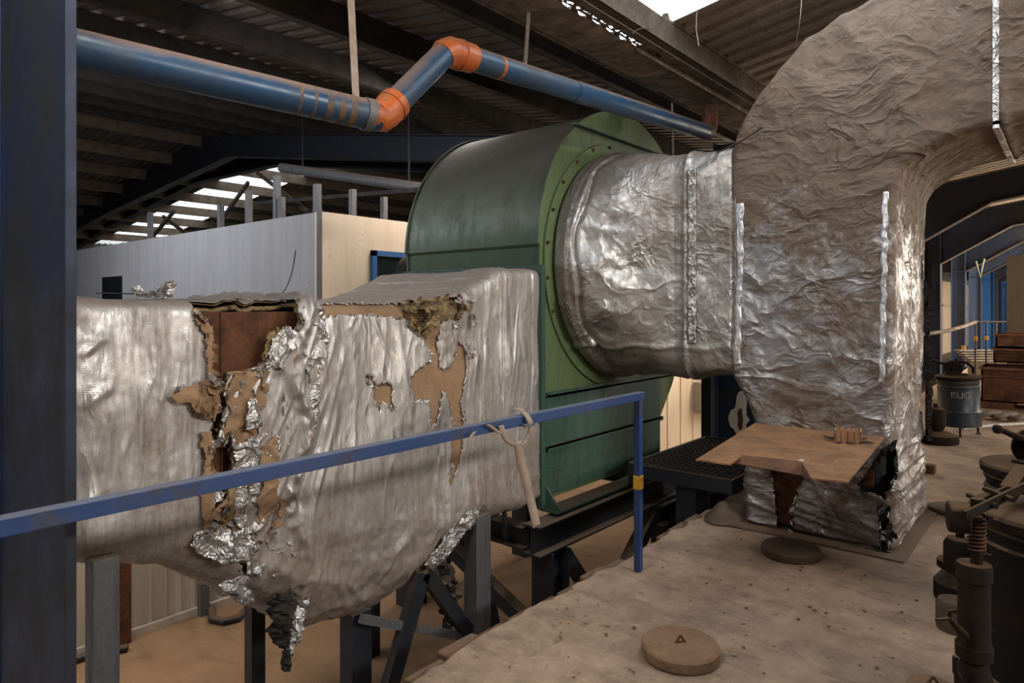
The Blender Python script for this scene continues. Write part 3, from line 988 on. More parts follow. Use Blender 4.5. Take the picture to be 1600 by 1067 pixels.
# inlet ring with bolts
CI = (5.05, 1.90)
m = MB()
nn = 72
vs = []
for rr, xx in ((0.90, 0.0), (1.045, 0.0), (1.045, 0.02), (0.90, 0.02)):
    for k in range(nn):
        a = 2 * PI * k / nn
        vs.append((XS + xx, CI[0] + rr * math.cos(a), CI[1] + rr * math.sin(a)))
fs = []
for i in range(4):
    for k in range(nn):
        fs.append((i * nn + k, i * nn + (k + 1) % nn, ((i + 1) % 4) * nn + (k + 1) % nn, ((i + 1) % 4) * nn + k))
m.add(vs, fs)
m.build('inlet_ring', M['green_light'], fan, sm=30)
for k in range(24):
    a = 2 * PI * (k + 0.5) / 24
    if 95 < math.degrees(a) < 215:
        m = MB(); m.lathe((XS + 0.02, CI[0] + 1.02 * math.cos(a), CI[1] + 1.02 * math.sin(a)), [(0.014, 0), (0.014, 0.012), (0.006, 0.014), (0.006, 0.022)], 6, 'x')
        m.build('bolt', M['rust'], fan)
# pulley behind the casing
m = MB()
pc = W(640, 425, X=-4.95)
m.lathe((-5.0, pc.y + 0.12, pc.z - 0.07), [(0.02, -0.02), (0.24, -0.02), (0.27, 0), (0.245, 0.03), (0.27, 0.06), (0.245, 0.09), (0.27, 0.12), (0.24, 0.14), (0.06, 0.13), (0.06, 0.5)], 40, 'x')
m.build('belt_pulley', M['rubber'], fan, sm=30)

# fan base frame and posts
base = thing('fan_base_frame', 'dark steel frame of beams and diagonal struts carrying the green fan', 'frame', (-3.0, 4.6, ZL))
m = MB(); m.ibeam((-2.98, 3.72, -0.13), (-2.98, 6.0, -0.13), 0.16, 0.22, 0.016); m.build('beam', M['steel_dark'], base, bevel=0.002)
m = MB(); m.ibeam((-4.7, 3.95, -0.13), (-4.7, 6.0, -0.13), 0.16, 0.22, 0.016); m.build('beam', M['steel_dark'], base)
m = MB(); m.ibeam((-4.7, 3.80, -0.14), (-3.06, 3.80, -0.14), 0.14, 0.16, 0.012); m.build('beam', M['steel_dark'], base)
m = MB(); m.ibeam((-4.7, 5.9, -0.13), (-2.98, 5.9, -0.13), 0.16, 0.2, 0.012); m.build('beam', M['steel_dark'], base)
for (x, y) in ((-2.98, 3.95), (-2.98, 5.75), (-4.7, 4.1), (-4.7, 5.75)):
    m = MB(); m.ibeam((x, y, ZL), (x, y, -0.24), 0.2, 0.2, 0.014, (0, 1, 0)); m.build('leg', M['steel_dark'], base)
m = MB(); m.bar((-2.98, 5.6, -0.26), (-2.98, 4.45, ZL + 0.05), 0.12, 0.1); m.build('strut', M['steel_dark'], base)
m = MB(); m.bar((-2.98, 4.1, -0.3), (-2.98, 4.6, ZL + 0.3), 0.1, 0.08); m.build('strut', M['steel_dark'], base)
m = MB(); m.bar((-3.0, 3.85, ZL + 0.35), (-4.3, 3.85, -0.26), 0.1, 0.1); m.build('strut', M['steel_dark'], base)
m = MB(); m.bar((-4.7, 4.2, ZL + 0.1), (-4.7, 5.6, -0.26), 0.1, 0.1); m.build('strut', M['steel_dark'], base)
m = MB(); m.ibeam((-2.98, 5.45, -0.35), (-2.98, 6.0, -0.35), 0.26, 0.2, 0.016); m.build('bracket', M['steel_dark'], base)

# duct support frame
sup = thing('duct_support_frame', 'steel posts and diagonal braces under the torn foil duct', 'frame', (-3.1, 2.6, ZL))
for (px, X_, wd_, mt, zt) in ((160, -3.12, 0.088, 'steel_grey', 0.50), (556, -3.22, 0.13, 'steel_dark', -0.22), (746, -3.1, 0.125, 'steel_grey', 0.15)):
    a = W(px, 700, X=X_)
    m = MB()
    m.box(X_ - 0.05, X_ + 0.05, a.y - 0.05, a.y + 0.05, ZL, zt) if px < 200 else m.box(X_ - 0.06, X_ + 0.06, a.y - 0.07, a.y + 0.07, ZL, zt)
    m.build('post', M[mt], sup, bevel=0.004)
    if px > 200:
        m = MB(); m.box(X_ - 1.2, X_ - 1.1, a.y - 0.05, a.y + 0.05, ZL, zt); m.build('post', M['steel_dark'], sup)
y1 = W(556, 700, X=-3.12).y; y2 = W(746, 700, X=-3.1).y
m = MB(); m.bar((-3.1, y1 + 0.05, ZL + 0.1), (-3.1, y2 - 0.5, -0.1), 0.06, 0.1); m.build('brace', M['steel_dark'], sup)
m = MB(); m.bar((-3.1, y2 - 0.02, -0.72), (-3.1, y1 + 0.5, -0.1), 0.06, 0.09); m.build('brace', M['steel_dark'], sup)
m = MB(); m.bar((-3.1, y1 + 0.02, -0.22), (-3.1, y2, -0.70), 0.03, 0.05); m.build('brace', M['steel_grey'], sup)
m = MB(); m.bar((-3.12, y2 + 0.05, -0.2), (-3.12, y2 + 0.3, ZL + 0.1), 0.06, 0.08); m.build('brace', M['steel_dark'], sup)
m = MB(); m.bar((-3.1, y2, 0.12), (-4.4, y2, 0.12), 0.08, 0.08); m.build('cross_beam', M['steel_dark'], sup)


# ================================================================ FOIL SHELLS
def pip(poly, A, B):
    """points (A,B) inside polygon"""
    ins = np.zeros(len(A), bool)
    n = len(poly)
    for i in range(n):
        x1, y1 = poly[i]; x2, y2 = poly[(i + 1) % n]
        c = ((y1 > B) != (y2 > B)) & (A < (x2 - x1) * (B - y1) / ((y2 - y1) if y2 != y1 else 1e-9) + x1)
        ins ^= c
    return ins


def rrect(a0, a1, b0, b1, r, n, start=0.5):
    """n points on a rounded rectangle, equal arc length; per-corner radii r=(a0b0,a1b0,a1b1,a0b1)"""
    if not isinstance(r, tuple): r = (r,) * 4
    pts = []
    cs = [(a0, b0, 180), (a1, b0, 270), (a1, b1, 0), (a0, b1, 90)]
    for (ca, cb, ang), rr in zip(cs, r):
        cx = ca + rr if ca == a0 else ca - rr
        cy = cb + rr if cb == b0 else cb - rr
        for k in range(9):
            t_ = math.radians(ang + 90 * k / 8)
            pts.append((cx + rr * math.cos(t_), cy + rr * math.sin(t_)))
    P = np.array(pts + [pts[0]])
    seg = np.hypot(*np.diff(P, axis=0).T)
    s = np.concatenate([[0], np.cumsum(seg)])
    u = np.linspace(0, s[-1], n, endpoint=False)
    return np.stack([np.interp(u, s, P[:, 0]), np.interp(u, s, P[:, 1])], 1)


def shell(rings, disp=None, drop=None, name='', mat=None, parent=None, thick=0.0):
    """rings: (m,n,3) array of closed rings; disp(P,N)->scalar; drop(C)->bool mask on face centres"""
    rings = np.asarray(rings, float)
    mm, nn_, _ = rings.shape
    du = np.roll(rings, -1, 1) - np.roll(rings, 1, 1)
    dv = np.gradient(rings, axis=0)
    N = np.cross(du, dv)
    N /= np.linalg.norm(N, axis=2)[..., None] + 1e-9
    cen = rings.mean(1, keepdims=True)
    if ((rings - cen) * N).sum() < 0: N = -N
    P = rings.reshape(-1, 3)
    Nf = N.reshape(-1, 3)
    if disp is not None:
        P = P + Nf * disp(P, Nf)[:, None]
    I = np.arange(mm * nn_).reshape(mm, nn_)
    a = I[:-1]; b = np.roll(I, -1, 1)[:-1]; c = np.roll(I, -1, 1)[1:]; d = I[1:]
    Fc = np.stack([a, b, c, d], -1).reshape(-1, 4)
    if drop is not None:
        C = P[Fc].mean(1)
        NC = Nf[Fc].mean(1)
        Fc = Fc[~drop(C, NC)]
    off = Vector((0, 0, 0)); q = parent
    while q is not None: off += q.location; q = q.parent
    P = P - np.array(off)
    me = bpy.data.meshes.new(name)
    me.from_pydata(P.tolist(), [], Fc.tolist())
    me.polygons.foreach_set('use_smooth', [True] * len(me.polygons))
    me.materials.append(mat)
    me.update()
    import bmesh
    bm = bmesh.new(); bm.from_mesh(me)
    loose = [v for v in bm.verts if not v.link_faces]
    bmesh.ops.delete(bm, geom=loose, context='VERTS')
    bmesh.ops.recalc_face_normals(bm, faces=bm.faces)
    bm.to_mesh(me); bm.free()
    o = bpy.data.objects.new(name, me)
    COL.objects.link(o)
    if parent is not None: o.parent = parent
    if thick:
        md = o.modifiers.new('solidify', 'SOLIDIFY'); md.thickness = thick; md.offset = -1
    return o


def interp_sections(st, m):
    """st: list of tuples (param, values...) -> m rows interpolated smoothly (pchip-like by linear + light smoothing)"""
    A = np.array(st, float)
    u = np.linspace(A[0, 0], A[-1, 0], m)
    out = np.stack([np.interp(u, A[:, 0], A[:, j]) for j in range(A.shape[1])], 1)
    return out


# ---------------- outlet duct (torn, left)
XN, XF = -3.1, -4.45
ST = [(-1.2, .56, 1.565, .06, .16), (0.9, .47, 1.565, .06, .20), (1.3, .34, 1.565, .06, .24), (1.62, .12, 1.565, .06, .28), (1.87, -.03, 1.565, .06, .28), (2.06, -.20, 1.565, .06, .30),
      (2.3, -.27, 1.565, .07, .30), (2.5, -.27, 1.57, .08, .28), (2.75, -.18, 1.575, .08, .24), (2.95, -.08, 1.59, .09, .18), (3.1, .06, 1.64, .09, .14), (3.24, .12, 1.68, .09, .12), (3.5, .10, 1.80, .07, .08), (3.98, .08, 1.82, .06, .06)]


def duct_rings(inset, ny, n, ya=-1.2, yb=3.97):
    S = interp_sections(ST, 400)
    ys = np.linspace(ya, yb, ny)
    S = np.stack([np.interp(ys, S[:, 0], S[:, j]) for j in range(5)], 1)
    rings = []
    for (y, z0, z1, r1, r0) in S:
        q = rrect(XF + inset, XN - inset, z0 + inset, z1 - inset, (max(.01, r0 - inset), max(.01, r0 - inset), max(.01, r1 - inset), max(.01, r1 - inset)), n)
        rings.append(np.stack([q[:, 0], np.full(n, y), q[:, 1]], 1))
    return np.array(rings)


def to_yz(pts, X=XN):
    return [(W(a, b, X=X).y, W(a, b, X=X).z) for a, b in pts]


HOLE1 = to_yz([(303, 466), (303, 486), (318, 500), (329, 516), (330, 586), (346, 604), (337, 617), (332, 640), (329, 690), (325, 730), (330, 765), (320, 815), (332, 828), (342, 808), (366, 760), (364, 730),
         (362, 676), (345, 700), (340, 692), (356, 631), (350, 617), (362, 583), (404, 580), (412, 559), (428, 530), (442, 513), (452, 512), (458, 520), (467, 505), (462, 485), (468, 466)])
HOLE1B = to_yz([(394, 628), (404, 626), (402, 655), (396, 650)])
HOLE2 = to_yz([(634, 482), (684, 480), (672, 500), (655, 514), (641, 500)])
HOLE3 = to_yz([(374, 880), (392, 878), (390, 892), (376, 894)])
TAN = [to_yz(p) for p in (
    [(500, 474), (640, 474), (640, 500), (662, 532), (650, 520), (636, 500), (610, 494), (560, 492), (505, 494)],
    [(675, 490), (689, 500), (682, 540), (686, 576), (702, 576), (717, 534), (727, 545), (728, 587), (719, 632), (725, 655), (707, 658), (699, 624), (689, 608), (683, 658), (673, 666), (668, 624), (647, 624),
     (641, 597), (647, 582), (665, 569), (673, 563), (673, 545), (662, 532), (660, 515)],
    [(586, 603), (612, 600), (612, 618), (616, 642), (608, 634), (599, 624), (595, 643), (586, 624)],
    [(573, 584), (583, 588), (588, 605), (578, 600)],
    [(708, 655), (725, 655), (721, 717), (702, 762), (706, 717)],
    [(376, 600), (392, 610), (400, 650), (396, 690), (372, 700), (362, 680), (366, 640)],
    [(318, 602), (334, 610), (326, 652), (304, 640), (300, 628)],
)]
WOOL = [to_yz([(630, 474), (715, 462), (722, 480), (712, 498), (690, 500), (672, 512), (655, 524), (640, 508), (632, 495)])]


def jag(C, s=1.0):
    P = np.stack([C[:, 0] * 0, C[:, 1] * 30, C[:, 2] * 30], 1)
    P2 = P * 2.7 + 5
    return pnoise(P) * 0.016 * s + pnoise(P2) * 0.008 * s, pnoise(P + 17) * 0.016 * s + pnoise(P2 + 9) * 0.008 * s


def near_face(C, NC):
    return C[:, 0] > XN - 0.16


def drop_foil(C, NC):
    j1, j2 = jag(C)
    A, B = C[:, 1] + j1, C[:, 2] + j2
    d = pip(HOLE1, A, B) | pip(HOLE1B, A, B) | pip(HOLE2, A, B) | pip(HOLE3, A, B)
    for p in TAN + WOOL: d |= pip(p, A, B)
    return d & near_face(C, NC)


def drop_paper(C, NC):
    j1, j2 = jag(C + 3.1, 0.6)
    A, B = C[:, 1] + j1, C[:, 2] + j2
    d = np.zeros(len(C), bool)
    for p in (HOLE1, HOLE1B, HOLE2, HOLE3):
        cx = sum(q[0] for q in p) / len(p); cy = sum(q[1] for q in p) / len(p)
        q2 = p
        d |= pip(q2, A, B)
    for p in WOOL: d |= pip(p, A, B)
    return d & near_face(C, NC)


def drop_wool(C, NC):
    j1, j2 = jag(C + 7.7, 1.3)
    A, B = C[:, 1] + j1, C[:, 2] + j2
    d = np.zeros(len(C), bool)
    for p in (HOLE1, HOLE1B, HOLE2, HOLE3): d |= pip(p, A, B)
    return d & near_face(C, NC)


def disp_left(P, N):
    Y, Z = P[:, 1], P[:, 2]
    drape = pnoise(np.stack([P[:, 0] * 2, Y * 6, Z * 0.9], 1)) * 0.009
    drape += ridged(np.stack([P[:, 0] * 2, (Y + 0.18 * Z) * 8, Z * 0.8 + 4], 1)) * 0.0035
    blob = pnoise(P * 1.9 + 3) * 0.022
    d = drape + blob
    # left margin: sideways billows
    lm = smooth(1.15, 0.95, Y)
    d += lm * (ridged(P * np.array([1, 3.0, 5.5]) + 1.7) * 0.020)
    # crumpled belt right of the tear, folds fan out downwards
    rm = smooth(1.55, 1.65, Y) * smooth(2.25, 1.95, Y)
    dd = (Y - 1.98) * 1.0 + (1.6 - Z) * 0.42
    d += rm * ridged(np.stack([P[:, 0], dd * 9, Z * 1.0 + 9], 1)) * 0.028
    rib = smooth(0.07, 0.0, np.abs(Y - (1.93 + 0.05 * np.sin(Z * 9))))
    d += rib * (0.02 + ridged(P * 16) * 0.022)
    # lower belly crumpled
    bm_ = smooth(0.45, 0.1, Z) * smooth(1.3, 1.7, Y)
    d += bm_ * (ridged(P * 5 + 2) * 0.022 + ridged(P * 12) * 0.008)
    # vertical seams near the fan
    for ysm in (3.20, 3.36, 3.56, 3.88):
        d -= 0.012 * np.exp(-((Y - ysm - 0.01 * np.sin(Z * 6)) / 0.008) ** 2)
    q = smooth(3.1, 3.25, Y)
    d += q * pnoise(P * np.array([3, 5, 4])) * 0.012
    # puckering round the transition corner
    pk = smooth(0.35, 0.0, np.hypot(Y - 2.95, Z - 1.4))
    d += pk * ridged(P * 11) * 0.016
    d += pnoise(P * 22) * 0.0018
    for (y0, z0, y1, z1, amp, wd) in FOLDS:
        L = math.hypot(y1 - y0, z1 - z0)
        tt = ((Y - y0) * (y1 - y0) + (Z - z0) * (z1 - z0)) / L ** 2
        dist = np.abs((Y - y0) * (z1 - z0) - (Z - z0) * (y1 - y0)) / L + 0.006 * pnoise(P * 9)
        env = smooth(-0.05, 0.25, tt) * smooth(1.1, 0.7, tt)
        d += 0.6 * amp * env * np.clip(1 - dist / wd, 0, 1)
    return d


FOLDS = []
for (a, b, c, e, amp, wd) in ((480, 560, 425, 730, .022, .030), (538, 545, 500, 700, .020, .028), (500, 690, 462, 850, .022, .035), (440, 540, 405, 600, .02, .02), (470, 560, 440, 640, .018, .02), (462, 520, 420, 560, .016, .018),
                              (262, 590, 212, 745, .012, .018), (250, 560, 180, 740, .010, .02), (300, 480, 296, 800, .010, .02), (232, 700, 205, 840, .012, .02), (178, 620, 150, 800, .016, .03), (120, 560, 170, 520, .02, .03), (120, 640, 175, 600, .02, .03),
                              (540, 520, 560, 480, .012, .02), (575, 530, 560, 480, .010, .015), (610, 560, 580, 490, .010, .015), (560, 600, 545, 800, .010, .02), (640, 820, 560, 960, .014, .03), (690, 700, 668, 860, .014, .025), (600, 760, 590, 900, .008, .02),
                              (760, 560, 748, 700, .010, .015), (812, 470, 800, 600, .010, .015), (812, 640, 800, 760, .012, .02), (420, 860, 395, 960, .02, .03), (470, 880, 480, 980, .02, .03), (520, 900, 560, 960, .015, .03), (380, 860, 470, 905, .02, .03)):
    p_, q_ = W(a, b, X=XN), W(c, e, X=XN)
    FOLDS.append((p_.y, p_.z, q_.y, q_.z, amp, wd))


duct = thing('insulated_duct', 'long foil-wrapped outlet duct, torn open to rusty steel, hanging ragged below', 'duct', (-3.8, 2.0, 0))
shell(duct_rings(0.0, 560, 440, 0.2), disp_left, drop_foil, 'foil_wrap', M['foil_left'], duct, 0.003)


def disp_paper(P, N):
    return disp_left(P, N) * 1.0 + pnoise(P * 30) * 0.001


shell(duct_rings(0.011, 420, 330, 0.2), disp_paper, drop_paper, 'paper_backing', M['paper'], duct, 0.003)


def disp_wool(P, N):
    return disp_left(P, N) * 0.7 + pnoise(P * 28) * 0.008 + pnoise(P * 60) * 0.004


shell(duct_rings(0.03, 420, 330, 0.2), disp_wool, drop_wool, 'wool_insulation', M['wool'], duct, 0.02)
# steel duct inside
m = MB()
SS = [(-1.2, .62, 1.52), (3.0, .62, 1.52), (3.5, .2, 1.74), (3.97, .15, 1.76)]
vs = []
for (y, z0, z1) in SS:
    vs += [(XF + 0.07, y, z0), (XN - 0.075, y, z0), (XN - 0.075, y, z1), (XF + 0.07, y, z1)]
fs = []
for i in range(len(SS) - 1):
    for j in range(4): fs.append((i * 4 + j, i * 4 + (j + 1) % 4, (i + 1) * 4 + (j + 1) % 4, (i + 1) * 4 + j))
fs += [(0, 1, 2, 3), (12, 15, 14, 13)]
m.add(vs, fs)
m.build('steel_casing', M['rust'], duct)
m = MB()
for yq in (0.6, 1.55, 2.5): m.box(XN - 0.08, XN - 0.066, yq, yq + 0.01, 0.62, 1.52)
m.build('casing_seam', M['rust'], duct)
# tie wires across the tear
m = MB()
for k in range(16):
    z = 1.25 - 0.018 * k if k < 9 else 0.62 - 0.02 * (k - 9)
    y0 = 1.30 + random.uniform(0, 0.03)
    m.tube([(XN - 0.012, y0 - 0.05, z + 0.015), (XN - 0.03, y0 + 0.06, z), (XN - 0.012, y0 + 0.22, z - 0.03)], 0.0007, 4)
for k in range(6):
    zz = 1.53 - 0.017 * k
    m.tube([(XN - 0.02, 2.64, zz), (XN - 0.02, 2.95, zz)], 0.0008, 4)
for k in range(8):
    yy = 2.66 + 0.035 * k
    m.tube([(XN - 0.02, yy, 1.54), (XN - 0.02, yy, 1.42)], 0.0008, 4)
m.build('tie_wire', M['strap'], duct)


# ragged flaps along the tears
def flap_patch(mb, c, u, v, nrm, L, wd, curl, seed):
    """crumpled tongue starting at c growing along u, width along v, curling towards nrm"""
    nu_, nv_ = 8, 6
    rnd = random.Random(seed)
    ph = rnd.random() * 9
    vs = []
    for i in range(nu_):
        a = i / (nu_ - 1)
        taper = 1 - a * rnd.uniform(0.35, 0.8)
        for j in range(nv_):
            b = (j / (nv_ - 1) - 0.5) * taper
            ang = curl * a
            p = c + u * (L * (math.sin(ang) / max(ang, 1e-3)) * a) + nrm * (L * (1 - math.cos(ang)) / max(ang, 1e-3) * a)
            p = p + v * (b * wd) + nrm * (rnd.uniform(-1, 1) * L * 0.07 * (0.3 + a)) + u * (rnd.uniform(-1, 1) * L * 0.05) + v * (rnd.uniform(-1, 1) * wd * 0.06)
            vs.append(p)
    fs = [(i * nv_ + j, i * nv_ + j + 1, (i + 1) * nv_ + j + 1, (i + 1) * nv_ + j) for i in range(nu_ - 1) for j in range(nv_ - 1)]
    mb.add(vs, fs)


def ragged(poly, n, name, mat, parent, size, X=XN, seed=0, skip_top=True, inward=True):
    rnd = random.Random(seed)
    P = [Vector((X, a, b)) for a, b in poly]
    segs = []
    tot = 0
    for i in range(len(P)):
        a, b = P[i], P[(i + 1) % len(P)]
        L = (b - a).length
        segs.append((a, b, L)); tot += L
    cen = sum(P, Vector()) / len(P)
    m = MB()
    for k in range(n):
        s = rnd.random() * tot
        for a, b, L in segs:
            if s <= L: break
            s -= L
        p = a + (b - a) * (s / max(L, 1e-6))
        if skip_top and p.z > 1.53: continue
        tng = (b - a).normalized()
        nin = tng.cross(Vector((1, 0, 0)))
        if nin.dot(cen - p) < 0: nin = -nin
        if rnd.random() < 0.35: nin = -nin
        u = (nin + Vector((0.1, 0, -0.35)) + tng * rnd.uniform(-.5, .5)).normalized()
        flap_patch(m, p + Vector((0.012, 0, 0)) - u * 0.01, u, tng, Vector((1, 0, 0)), rnd.uniform(0.4, 1.2) * size, rnd.uniform(0.5, 1.5) * size, rnd.uniform(0.5, 2.4), rnd.random())
    o = m.build(name, mat, parent, fix=False, sm=30)
    o['kind'] = 'stuff'
    md = o.modifiers.new('solidify', 'SOLIDIFY'); md.thickness = 0.0015
    sb = o.modifiers.new('subsurf', 'SUBSURF'); sb.levels = 1; sb.render_levels = 1
    return o


ragged(HOLE1, 34, 'torn_foil', M['foil_shiny'], duct, 0.06, seed=1)
ragged(HOLE1, 50, 'torn_paper', M['paper'], duct, 0.05, X=XN - 0.005, seed=2)
ragged(HOLE2, 26, 'torn_wool', M['wool'], duct, 0.05, X=XN + 0.01, seed=3, skip_top=False)
for i, p in enumerate(TAN):
    ragged(p, 26 if i == 1 else 14, 'torn_foil', M['foil_shiny'], duct, 0.022, seed=10 + i, skip_top=False)
ragged(to_yz([(312, 600), (336, 612), (330, 650), (306, 640)]), 22, 'torn_paper', M['paper'], duct, 0.05, X=XN + 0.015, seed=31)
ragged(to_yz([(300, 835), (350, 820), (420, 845), (470, 850), (400, 870), (330, 860)]), 26, 'torn_foil', M['foil_shiny'], duct, 0.055, X=XN + 0.0, seed=32)
ragged(to_yz([(330, 800), (420, 720), (440, 800), (400, 850)]), 20, 'torn_paper', M['paper'], duct, 0.05, X=XN + 0.01, seed=33)
ragged(to_yz([(375, 590), (440, 560), (440, 700), (400, 780)]), 14, 'torn_foil', M['foil_shiny'], duct, 0.05, X=XN + 0.01, seed=34)
ragged(WOOL[0], 50, 'torn_wool', M['wool'], duct, 0.05, X=XN + 0.012, seed=35, skip_top=False)
ragged(to_yz([(690, 470), (735, 470), (735, 560), (712, 520)]), 24, 'torn_foil', M['foil_shiny'], duct, 0.04, X=XN + 0.015, seed=36, skip_top=False)


def sheet_poly(pxpoly, off, name, mat, parent, amp=0.02, seed=0.0, tilt=0.0):
    poly = to_yz(pxpoly)
    A0, A1 = min(q_[0] for q_ in poly), max(q_[0] for q_ in poly)
    B0, B1 = min(q_[1] for q_ in poly), max(q_[1] for q_ in poly)
    st = 0.006
    ya = np.arange(A0, A1 + st, st); za = np.arange(B0, B1 + st, st)
    G = np.stack(np.meshgrid(ya, za, indexing='ij'), -1).reshape(-1, 2)
    P = np.stack([np.full(len(G), XN + off), G[:, 0], G[:, 1]], 1)
    P0 = P.copy()
    S_ = P0 + seed * 3.7
    dx = ridged(S_ * 9) * amp + ridged(S_ * 20) * amp * 0.35 + pnoise(S_ * 5) * amp * 0.8
    # let it lift towards its free ends
    P[:, 0] += dx + tilt * (P0[:, 2] - B0) / max(B1 - B0, .01)
    P[:, 1] += pnoise(S_ * 25) * 0.004
    n1, n2 = len(ya), len(za)
    I = np.arange(n1 * n2).reshape(n1, n2)
    Fc = np.stack([I[:-1, :-1], I[1:, :-1], I[1:, 1:], I[:-1, 1:]], -1).reshape(-1, 4)
    C = P0[Fc].mean(1)
    j1, j2 = jag(C + seed, 0.8)
    Fc = Fc[pip(poly, C[:, 1] + j1, C[:, 2] + j2)]
    m_ = MB(); used = np.unique(Fc); remap = {int(k_): i_ for i_, k_ in enumerate(used)}
    m_.add([tuple(P[k_]) for k_ in used], [tuple(remap[int(k_)] for k_ in f_) for f_ in Fc])
    o_ = m_.build(name, mat, parent, fix=False, sm=60)
    o_.modifiers.new('solidify', 'SOLIDIFY').thickness = 0.002
    return o_


def cv(L, ox=110, oy=422, sc_=0.4245): return [(ox + a * sc_, oy + b * sc_) for a, b in L]


sheet_poly(cv([(570, 460), (600, 375), (690, 370), (720, 430), (700, 560), (690, 640), (640, 570), (600, 590), (550, 640), (545, 620), (590, 520), (565, 470)]), 0.008, 'torn_paper', M['paper'], duct, .012, 1)
sheet_poly(cv([(640, 480), (665, 470), (695, 570), (628, 585)]), 0.03, 'torn_foil', M['foil_shiny'], duct, .012, 2)
sheet_poly(cv([(735, 250), (790, 215), (830, 240), (820, 290), (860, 310), (800, 350), (710, 370), (705, 340)]), 0.024, 'torn_foil', M['foil_shiny'], duct, .022, 3)
sheet_poly(cv([(715, 250), (745, 215), (740, 300), (715, 380), (700, 440), (692, 400)]), 0.016, 'torn_wool', M['wool'], duct, .014, 4)
sheet_poly(cv([(590, 650), (700, 590), (760, 610), (765, 720), (740, 830), (760, 900), (700, 960), (600, 980), (590, 850), (600, 760)]), 0.018, 'torn_foil', M['foil_shiny'], duct, .016, 5)
sheet_poly(cv([(690, 640), (740, 600), (750, 700), (745, 880), (680, 930), (670, 850), (700, 780), (680, 720)]), 0.034, 'torn_paper', M['paper'], duct, .012, 6)
sheet_poly(cv([(570, 760), (600, 740), (590, 900), (560, 960), (520, 1000), (530, 940), (570, 880)]), 0.02, 'torn_wool', M['wool'], duct, .016, 7)
sheet_poly(cv([(850, 130), (920, 140), (932, 230), (940, 300), (905, 400), (885, 600), (850, 560), (868, 400), (830, 330), (860, 260), (835, 180)]), 0.028, 'torn_foil', M['foil_shiny'], duct, .022, 8)
sheet_poly(cv([(355, 465), (410, 430), (480, 420), (500, 400), (545, 465), (525, 540), (480, 545), (430, 490), (370, 480)]), 0.024, 'torn_paper', M['paper'], duct, .014, 9)
sheet_poly(cv([(470, 590), (515, 600), (510, 700), (520, 800), (515, 940), (480, 950), (470, 820), (485, 700)]), 0.014, 'torn_paper', M['paper'], duct, .012, 10)
sheet_poly(cv([(435, 1000), (490, 970), (560, 940), (620, 960), (700, 1000), (640, 1060), (560, 1080), (460, 1040)]), 0.02, 'torn_foil', M['foil_shiny'], duct, .018, 11)
sheet_poly(cv([(445, 140), (475, 150), (520, 230), (520, 380), (505, 400), (490, 240), (450, 180)]), 0.012, 'torn_paper', M['paper'], duct, .008, 12)
sheet_poly(cv([(640, 1000), (760, 1020), (800, 1080), (760, 1130), (640, 1110)]), 0.014, 'torn_foil', M['foil_shiny'], duct, .014, 13)


def hang(name, mat, pts, wds, X, parent, seed, rough_=0.3):
    """ragged hanging strip through pixel points in the plane X"""
    rnd = random.Random(seed)
    m = MB(); vs = []
    nv_ = 7
    n_ = len(pts) * 6
    C = [W(a, b, X=X) for a, b in pts]
    for i in range(n_):
        f = i / (n_ - 1) * (len(pts) - 1)
        k = min(int(f), len(pts) - 2); fr = f - k
        c = C[k].lerp(C[k + 1], fr); wd = wds[k] * (1 - fr) + wds[k + 1] * fr
        for j in range(nv_):
            b = j / (nv_ - 1) - 0.5
            q3 = pnoise(np.array([[i * 0.35, b * 3.1, seed], [i * 0.8, b * 6, seed + 7.3], [i * 0.45, seed * 1.7, 0.5], [i * 1.3, seed * 2.7 + round(b), 0.2]]))
            vs.append(c + Vector((q3[0] * wd * 0.6 + q3[1] * wd * 0.25 + 0.03 * math.cos(b * 3), b * wd * (1 + q3[3] * 0.5) + q3[2] * wd * 0.35, q3[1] * 0.01)))
    m.add(vs, [(i * nv_ + j, i * nv_ + j + 1, (i + 1) * nv_ + j + 1, (i + 1) * nv_ + j) for i in range(n_ - 1) for j in range(nv_ - 1)])
    o = m.build(name, mat, parent, fix=False, sm=30)
    md = o.modifiers.new('solidify', 'SOLIDIFY'); md.thickness = 0.008
    return o


hang('hanging_insulation', M['wool_black'], [(440, 925), (442, 950), (438, 985), (444, 1008)], [0.06, 0.13, 0.11, 0.05], XN + 0.0, duct, 4)
hang('hanging_foil', M['foil_shiny'], [(470, 935), (458, 985), (450, 1020)], [0.10, 0.07, 0.04], XN + 0.02, duct, 5)
hang('hanging_insulation', M['wool_black'], [(448, 1012), (446, 1045)], [0.03, 0.035], XN + 0.02, duct, 6)
hang('hanging_foil', M['foil_shiny'], [(355, 905), (370, 925), (385, 940)], [0.16, 0.09, 0.05], XN + 0.03, duct, 7)
hang('hanging_insulation', worn('scorched_wool', (0.03, 0.02, 0.014), (0.06, 0.04, 0.025), 20, rough=1.0, bump=1.0), [(690, 850), (690, 900), (700, 930), (700, 965), (698, 990)], [0.12, 0.2, 0.16, 0.08, 0.015], -3.15, duct, 8)
# folded edge of foil towards the post at the right
sheet_poly([(748, 786), (738, 812), (705, 850), (672, 892), (656, 880), (688, 838), (718, 800)], 0.022, 'torn_foil', M['foil_shiny'], duct, .016, 14)
hang('hanging_insulation', M['wool_black'], [(784, 790), (786, 815), (786, 842)], [0.03, 0.015, 0.01], XN - 0.02, duct, 19)

